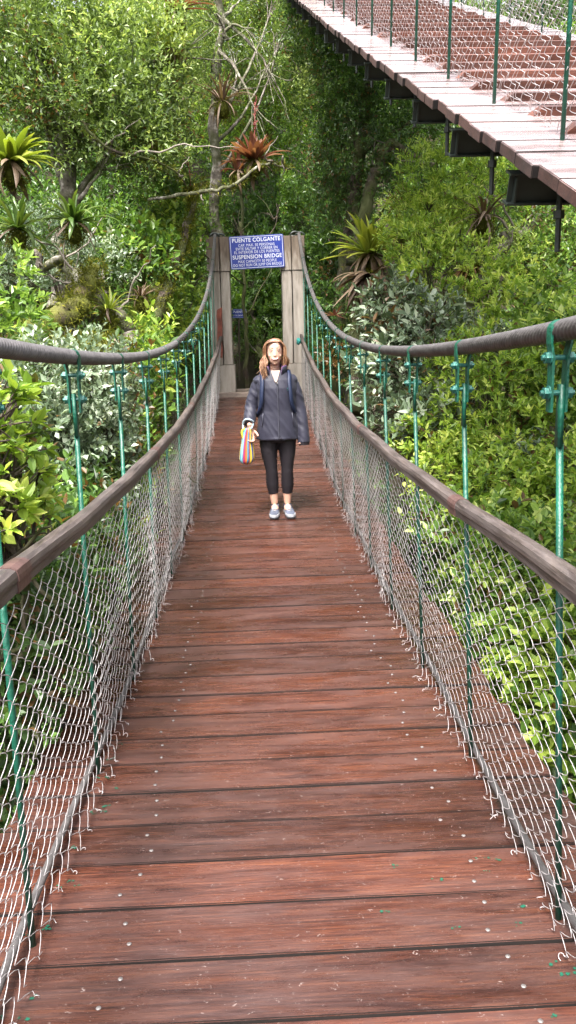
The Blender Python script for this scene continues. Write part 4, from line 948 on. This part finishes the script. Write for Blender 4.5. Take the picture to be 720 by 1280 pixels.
bromeliad(238, 232, 12.0, .3, 'brom_green', 'small bromeliad with a tall coral flower spike', 14, .03, (30, 80), 40, 0, 10, spike=.55)
bromeliad(462, 318, 10.9, .66, 'brom_yellow', 'yellow green bromeliad with a skirt of dry leaves right of the gate', 60, .10, (5, 88), 35, 22, 11)
r_ = bromeliad(461, 345, 10.7, .72, 'brom_dry', 'heap of dry bromeliad leaves hanging below the yellow green one', 90, .085, (-75, 20), 40, 0, 12)
bromeliad(604, 272, 9.2, .50, 'brom_dry', 'bronze bromeliad on the leaning trunk under the upper footbridge', 26, .035, (0, 80), 60, 14, 13)
r_ = bromeliad(588, 330, 9.0, .45, 'leaf_core', 'hanging bunch of rusty brown dead leaves in the right bank shrubs', 60, .03, (-85, -30), 30, 0, 14)
bromeliad(136, 388, 8.4, .34, 'brom_yellow', 'small yellow green bromeliad on the leaning mossy trunk', 22, .03, (10, 80), 60, 6, 15)
bromeliad(176, 372, 10.2, .34, 'brom_dry', 'small brown bromeliad behind the leaning mossy trunk', 30, .02, (10, 80), 50, 6, 16)
bromeliad(418, 396, 12.8, .25, 'brom_red', 'tiny red bromeliad in the shade right of the gate', 12, .05, (-10, 60), 30, 0, 17, clump=False)
bromeliad(505, 290, 11.8, .4, 'brom_green', 'green spiky bromeliad among bushes under the dark tree', 24, .03, (0, 80), 50, 4, 18)

# --- fallen and leaning trunks
def log(name, label, pts, rad, mat, seed, moss=0, twigs_=0, cat='tree'):
    P = wob([at(*p) for p in pts], 40, .12*max(rad)/.1, seed); base = P[0].copy(); root = empty(name, tuple(base)); tag(root, label, cat)
    r = np.interp(np.linspace(0, 1, 40), np.linspace(0, 1, len(rad)), rad)*(1+.18*np.array([mnoise.noise(Vector((q*.5, seed, 3))) for q in range(40)])); mb = MB()
    mb.tube(P-base, r, 14); mb.obj('bark', M[mat], root, True); rng = np.random.default_rng(seed)
    if moss:
        k = moss; q = rng.integers(0, 40, k); d = nrm(rng.normal(0, 1, (k, 3))+np.array([0, 0, .5])); PP = P[q]-base+d*r[q][:, None]*.95+rng.normal(0, .02, (k, 3)); m2 = MB(); twigs(m2, PP, d+np.array([0, 0, -.3]), 6, np.full(k, .06), .055, .010, np.full(k, .45), .22, rng=rng); tag(m2.obj('moss', M['leaf_moss'], root), kind='stuff')
    for z in range(twigs_):
        q = rng.integers(8, 38); a = P[q]-base; e = a+np.array([rng.normal(0, .5), rng.normal(0, .2), rng.uniform(-.2, .7)]); m3 = MB(); m3.tube(wob([a, (a+e)/2+rng.normal(0, .08, 3), e], 14, .06, z+seed), np.linspace(.016, .004, 14), 5); m3.obj('twig', M['twig_pale'], root, True)
    return root
log('leaning_tree', 'leaning lichen covered trunk crossing behind the left rope with dead twigs', [(182, 470, 8.4), (165, 425, 8.5), (140, 390, 8.7), (105, 355, 8.8), (78, 335, 9.0), (25, 318, 9.3)], [.13, .115, .10, .08, .055, .03], 'bark_lichen', 21, 260, 9)
log('dead_tree', 'thick dark mossy trunk leaning at the far left', [(20, 440, 7.8), (45, 418, 7.9), (80, 395, 8.1), (105, 370, 8.4), (120, 330, 8.8)], [.12, .12, .11, .09, .05], 'bark_moss', 22, 700, 2)
log('mossy_log', 'short horizontal log with a bright moss mound behind the left rope', [(70, 440, 7.4), (100, 440, 7.4), (135, 439, 7.5), (162, 443, 7.6)], [.05, .075, .10, .04], 'bark_moss', 23, 700, 0, 'log')
log('leaning_tree', 'diagonal grey trunk under the beams of the upper footbridge', [(575, 420, 8.8), (598, 360, 8.9), (622, 312, 9.1), (668, 280, 9.5), (720, 240, 10)], [.08, .07, .06, .05, .04], 'bark_lichen', 24, 120, 5)
log('bare_branch', 'pale bare branch arching across the middle of the left tree', [(100, 150, 11), (135, 185, 11), (190, 200, 11.2), (220, 215, 11.3), (235, 235, 11.5)], [.018, .018, .015, .012, .007], 'bark_dark', 25, 60, 3, 'branch')
log('bare_branch', 'pale bare branch below the red bromeliad above the sign', [(185, 250, 11.6), (250, 240, 11.7), (290, 232, 11.8), (330, 205, 12), (362, 212, 12.2)], [.02, .026, .024, .018, .01], 'bark_lichen', 26, 160, 3, 'branch')
log('dead_tree', 'slender lichened trunk standing just left of the gate', [(196, 500, 10.9), (194, 440, 10.9), (200, 380, 11.0), (218, 340, 11.5), (232, 290, 12.1), (250, 230, 12.8)], [.08, .075, .07, .06, .05, .03], 'bark_dark', 27, 900, 0)
log('dead_tree', 'upright brown trunk carrying the dry bromeliads right of the gate', [(446, 520, 11.2), (446, 440, 11.2), (450, 380, 11.3), (456, 320, 11.4)], [.11, .10, .09, .06], 'bark_dark', 28, 120, 2)
log('dead_tree', 'twisting dark trunk with a side limb in the tree right of the gate', [(440, 330, 13), (452, 280, 13), (470, 215, 13), (490, 180, 13), (530, 205, 12.8), (552, 200, 12.6)], [.10, .10, .09, .07, .045, .02], 'bark_dark', 29, 60, 6)
log('fallen_trunk', 'dark fallen trunk slanting inside the gate opening', [(338, 486, 16), (325, 440, 16.4), (316, 400, 17), (312, 350, 17.6)], [.06, .06, .055, .04], 'bark_dark', 30, 40, 3)

# --- trees and shrubs one can tell apart
plant('tree', 'broad small leaved tree filling the top left behind the bromeliads', 'tree',
      [LB(35, 60, 12, 1.0), LB(110, 50, 12.5, 1.0), LB(170, 95, 12, .95), LB(95, 135, 11.5, .9), LB(150, 180, 11.8, .8), LB(40, 140, 12, .8), LB(215, 140, 12.6, .7), LB(250, 60, 13.2, .8), LB(205, 205, 12.3, .55)], 'leaf_olive', 50, .095, .042,
      ([(-2.9, 11.8, .3), (-2.7, 11.9, 2.5), (-2.4, 12, 5.2)], [.16, .13, .08]), 'bark_lichen', n=9, tl=.32, tmean=.45, tvar=.16, seed=1)
plant('tree', 'pale leaved tree at the top between the left tree and the dark one', 'tree',
      [LB(320, 40, 14, .85), LB(300, 110, 13.8, .7), LB(345, 110, 14, .6), LB(270, 15, 14, .7), LB(360, 20, 14.5, .7), LB(330, 165, 13.6, .45), LB(290, 60, 16, 1.0), LB(340, 70, 16.5, 1.0), LB(310, -15, 16, 1.0), LB(355, -25, 16, 1.0), LB(265, 110, 15, .7)], 'leaf_olive', 60, .08, .034,
      ([(-.7, 14.8, .8), (-.6, 14.6, 4), (-.4, 14.2, 7.2)], [.12, .1, .05]), 'bark_lichen', n=9, tl=.3, tmean=.55, tvar=.18, seed=2)
plant('tree', 'dense dark tree standing right of the gate below the upper footbridge', 'tree',
      [LB(400, 110, 14, .9), LB(420, 40, 14.5, .9), LB(470, 130, 13.6, .8), LB(520, 150, 13.2, .6), LB(440, 200, 13.6, .8), LB(395, 235, 13.8, .7), LB(500, 230, 13.3, .55), LB(460, 60, 14.5, .8), LB(415, 290, 13.6, .5)], 'leaf_dark', 66, .085, .032,
      ([(1.3, 13.6, .4), (1.5, 13.4, 3), (2.0, 13.6, 6)], [.15, .12, .07]), n=10, tl=.32, tmean=.42, tvar=.15, seed=3)
plant('shrub', 'green shrub just above and left of the blue sign', 'shrub', [LB(255, 275, 14.9, .45), LB(300, 262, 15, .5), LB(345, 255, 15.2, .55), LB(375, 270, 15.2, .4), LB(220, 262, 13, .4)], 'leaf_mid', 70, .09, .045, n=8, tl=.25, tmean=.4, seed=4)
plant('shrub', 'large leaved light green shrub left of the gate pillar', 'shrub', [LB(215, 300, 13, .45), LB(235, 345, 13.2, .45), LB(205, 400, 12, .4), LB(240, 400, 13, .35), LB(170, 330, 11.5, .45)], 'leaf_mid', 45, .13, .07, n=7, tl=.3, tmean=.5, tvar=.2, hexa=True, seed=5)
plant('shrub', 'grey green shrub at the left edge below the dark bromeliads', 'shrub', [LB(60, 312, 10.6, .5), LB(20, 345, 10.4, .45), LB(120, 335, 10.8, .4)], 'leaf_grey', 75, .06, .028, n=9, tl=.22, tmean=.5, seed=6)
plant('shrub', 'light green leafy shrub on the left edge level with the rope', 'shrub', [LB(-22, 375, 6.5, .30), LB(-18, 440, 6.2, .26), LB(-45, 420, 6, .4), LB(12, 490, 6.3, .24)], 'leaf_lime', 60, .085, .04, n=8, tl=.22, tmean=.38, whorl=True, hexa=True, seed=7)
plant('shrub', 'bright yellow green shrub with oval leaves in the left foreground', 'shrub', [LB(-8, 535, 2.75, .14), LB(12, 610, 2.8, .14), LB(-25, 610, 2.7, .20), LB(30, 560, 2.95, .08), LB(0, 660, 2.7, .2), LB(25, 650, 2.8, .14), LB(-40, 540, 2.6, .2)], 'leaf_bright', 90, .068, .034, n=8, tl=.10, tmean=.50, tvar=.2, whorl=True, hexa=True, seed=8, twig_vis=True, base=(-1.5, 2.9, -2.2), trunk=([(-1.5, 2.9, -2.2), (-1.2, 2.85, -.6), (-1.0, 2.8, .9)], [.03, .02, .01]))
plant('shrub', 'grey green small leaved bush below the left rope', 'shrub', [LB(85, 510, 5.2, .42), LB(130, 540, 5.4, .36), LB(60, 560, 5, .38), LB(115, 590, 5.2, .36), LB(145, 500, 5.6, .28), LB(50, 500, 5.2, .3)], 'leaf_grey', 130, .05, .027, n=8, tl=.16, tmean=.45, tvar=.18, seed=9)
plant('shrub', 'broad leaved shrub with yellowing leaves behind the left hangers', 'shrub', [LB(170, 500, 7.2, .35), LB(195, 480, 7.6, .35), LB(165, 545, 7, .35), LB(215, 500, 8, .3), LB(190, 440, 8.6, .3)], 'leaf_mid', 60, .105, .048, n=7, tl=.22, tmean=.5, tvar=.25, hexa=True, seed=10)
plant('shrub', 'dark shrub seen through the left chain link mesh', 'shrub', [LB(30, 780, 3.5, .45), LB(80, 720, 3.9, .45), LB(60, 830, 3.8, .45), LB(0, 870, 3.2, .45), LB(110, 690, 4.6, .4), LB(-50, 800, 3.1, .5), LB(40, 930, 3.6, .4)], 'leaf_dark', 95, .07, .034, n=8, tl=.2, tmean=.40, tvar=.2, seed=11, hexa=True, base=(-2.0, 4.2, -3))
plant('shrub', 'loose pale green shrub beyond the left chain link mesh', 'shrub', [LB(160, 650, 5.6, .4), LB(30, 690, 4.6, .35), LB(200, 590, 6.8, .4), LB(95, 640, 5.2, .35)], 'leaf_mid', 80, .075, .036, n=8, tl=.2, tmean=.42, tvar=.22, seed=12)
# right bank
plant('shrub', 'bright yellow green feathery shrub under the upper footbridge', 'shrub', [LB(540, 245, 10, .45), LB(580, 232, 10, .4), LB(615, 250, 9.6, .4), LB(560, 290, 9.8, .42), LB(520, 285, 10.4, .4)], 'leaf_bright', 90, .09, .02, n=10, tl=.22, tmean=.42, tvar=.2, whorl=True, seed=13)
plant('shrub', 'green shrub at the right edge beneath the nearest cross beam', 'shrub', [LB(690, 310, 9.5, .5), LB(650, 340, 9.2, .4), LB(700, 370, 9, .5), LB(745, 320, 9, .5), LB(650, 290, 10, .35)], 'leaf_lime', 80, .07, .032, n=9, tl=.25, tmean=.5, tvar=.16, seed=14)
plant('shrub', 'lime tipped shrub beside the bunch of rusty dead leaves', 'shrub', [LB(555, 345, 9.0, .38), LB(620, 360, 8.9, .32), LB(530, 320, 9.4, .32), LB(575, 395, 8.6, .32), LB(640, 400, 8.4, .35)], 'leaf_bright', 85, .085, .03, n=9, tl=.2, tmean=.48, tvar=.22, whorl=True, seed=15)
plant('shrub', 'broad grey green leaved shrub behind the right hangers', 'shrub', [LB(490, 390, 8.6, .33), LB(500, 440, 8.2, .36), LB(535, 420, 8, .3), LB(480, 480, 8, .33), LB(525, 480, 7.6, .33), LB(500, 530, 7.4, .33), LB(545, 540, 7, .3)], 'leaf_grey', 60, .115, .052, n=7, tl=.22, tmean=.5, tvar=.26, hexa=True, seed=16, twig_vis=True)
plant('shrub', 'yellow green bush behind the second right hanger', 'shrub', [LB(610, 480, 7, .38), LB(655, 500, 6.8, .36), LB(600, 530, 6.8, .34), LB(650, 560, 6.5, .38), LB(610, 580, 6.6, .3), LB(570, 470, 7.4, .3)], 'leaf_bright', 85, .085, .030, n=8, tl=.20, tmean=.44, tvar=.22, whorl=True, seed=17)
plant('shrub', 'bright shrub at the right edge level with the rope', 'shrub', [LB(700, 450, 7.2, .4), LB(740, 500, 6.8, .45), LB(700, 520, 6.8, .36), LB(690, 400, 7.8, .34), LB(745, 430, 7, .4)], 'leaf_lime', 70, .095, .046, n=8, tl=.22, tmean=.44, tvar=.22, hexa=True, seed=18)
plant('shrub', 'yellow green low bush just above the right handrail', 'shrub', [LB(560, 590, 6.4, .3), LB(620, 620, 6, .36), LB(670, 630, 5.8, .34), LB(720, 600, 5.8, .4), LB(535, 560, 6.8, .28)], 'leaf_bright', 95, .075, .034, n=8, tl=.18, tmean=.44, tvar=.24, hexa=True, seed=19)
plant('shrub', 'leafy bush below the right handrail seen through the mesh', 'shrub', [LB(600, 700, 5.2, .36), LB(650, 720, 5.0, .36), LB(700, 740, 4.8, .4), LB(560, 680, 5.6, .3), LB(680, 800, 4.6, .38), LB(630, 780, 4.9, .34)], 'leaf_lime', 75, .085, .044, n=7, tl=.17, tmean=.44, tvar=.26, hexa=True, seed=20)
plant('shrub', 'low bush lowest at the right behind the chain link mesh', 'shrub', [LB(700, 880, 4.2, .4), LB(650, 860, 4.6, .34), LB(735, 830, 4.2, .4), LB(715, 960, 3.8, .38), LB(590, 760, 5.4, .28), LB(750, 930, 3.8, .4)], 'leaf_mid', 75, .09, .05, n=7, tl=.17, tmean=.55, tvar=.25, hexa=True, seed=21, whorl=True)
plant('shrub', 'dark shaded shrub between the gate and the dry bromeliads', 'shrub', [LB(405, 330, 14.6, .5), LB(420, 400, 13.5, .45), LB(400, 440, 13.4, .4), LB(430, 460, 12.5, .4), LB(465, 430, 11.8, .3), LB(415, 360, 14, .4)], 'leaf_dark', 60, .11, .05, n=8, tl=.28, tmean=.42, hexa=True, seed=22)
plant('tree', 'yellowish tree far up the slope behind the red bromeliad', 'tree', [LB(240, 10, 19, 1.3), LB(300, 90, 19, 1.3), LB(350, 20, 20, 1.4), LB(380, 90, 19, 1.2), LB(330, 150, 18.5, 1.0), LB(270, 170, 18, .9), LB(200, 30, 19, 1.2)], 'leaf_bright', 34, .12, .045, n=8, tl=.4, tmean=.36, tvar=.2, seed=31)
plant('shrub', 'grey leaved wiry shrub just above the fallen right bank leaves', 'shrub', [LB(640, 455, 7.8, .3), LB(580, 440, 8, .26), LB(560, 500, 7.4, .24), LB(690, 590, 6.2, .26)], 'leaf_grey', 70, .08, .03, n=8, tl=.22, tmean=.6, tvar=.2, seed=32, twig_vis=True)
# seen through the gate
plant('tree', 'slender tree with drooping leaves seen through the gate opening', 'tree', [LB(310, 350, 17.5, .42), LB(335, 345, 18, .4), LB(325, 385, 17.6, .35), LB(345, 400, 18, .3)], 'leaf_mid', 60, .13, .05, n=8, tl=.35, tmean=.42, hexa=True, seed=23, base=(.2, 18, .9))
plant('fern', 'low green fern beyond the gate behind the woman', 'fern', [LB(330, 430, 16.4, .28), LB(312, 445, 16.6, .22), LB(345, 455, 16.4, .22)], 'leaf_mid', 60, .12, .03, n=10, tl=.3, tmean=.45, seed=24, trunkname='stem')

# --- the wooded hillside behind, as one mass, in clumps over the slope
rg = np.random.default_rng(77)
def hillside(name, label, cat, pts, leaf, L, W, n, tl, tm, tv, r=(.35, .7), dens=26, hexa=False):
    mb = MB()
    for p in pts:
        rr = rg.uniform(*r)*np.array([1, 1, rg.uniform(.8, 1.3)]); k = int(4*np.pi*(rr.prod()**(2/3))*dens)
        P, D, g = lobe_twigs(p, rr, k, rg); facing = ((D@np.array([0, -1., .2])) > -.35) & ~clear(P+D*tl*.8); P, D, g = P[facing], D[facing], g[facing]
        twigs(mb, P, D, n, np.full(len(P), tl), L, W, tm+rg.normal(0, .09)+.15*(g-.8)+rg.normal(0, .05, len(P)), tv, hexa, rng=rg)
    o = mb.obj(name, M[leaf], None); tag(o, label, cat, None, 'stuff'); return o
def scatter(n, x0, x1, y0, y1, lift, skip=None):
    out = []
    while len(out) < n:
        x, y = rg.uniform(x0, x1), rg.uniform(y0, y1); z = float(ground(x, y))+rg.uniform(*lift)
        if skip and skip(x, y, z): continue
        out.append(np.array([x, y, z]))
    return out
hole = lambda x, y, z: abs(x-.05) < .8 and y < 17.2
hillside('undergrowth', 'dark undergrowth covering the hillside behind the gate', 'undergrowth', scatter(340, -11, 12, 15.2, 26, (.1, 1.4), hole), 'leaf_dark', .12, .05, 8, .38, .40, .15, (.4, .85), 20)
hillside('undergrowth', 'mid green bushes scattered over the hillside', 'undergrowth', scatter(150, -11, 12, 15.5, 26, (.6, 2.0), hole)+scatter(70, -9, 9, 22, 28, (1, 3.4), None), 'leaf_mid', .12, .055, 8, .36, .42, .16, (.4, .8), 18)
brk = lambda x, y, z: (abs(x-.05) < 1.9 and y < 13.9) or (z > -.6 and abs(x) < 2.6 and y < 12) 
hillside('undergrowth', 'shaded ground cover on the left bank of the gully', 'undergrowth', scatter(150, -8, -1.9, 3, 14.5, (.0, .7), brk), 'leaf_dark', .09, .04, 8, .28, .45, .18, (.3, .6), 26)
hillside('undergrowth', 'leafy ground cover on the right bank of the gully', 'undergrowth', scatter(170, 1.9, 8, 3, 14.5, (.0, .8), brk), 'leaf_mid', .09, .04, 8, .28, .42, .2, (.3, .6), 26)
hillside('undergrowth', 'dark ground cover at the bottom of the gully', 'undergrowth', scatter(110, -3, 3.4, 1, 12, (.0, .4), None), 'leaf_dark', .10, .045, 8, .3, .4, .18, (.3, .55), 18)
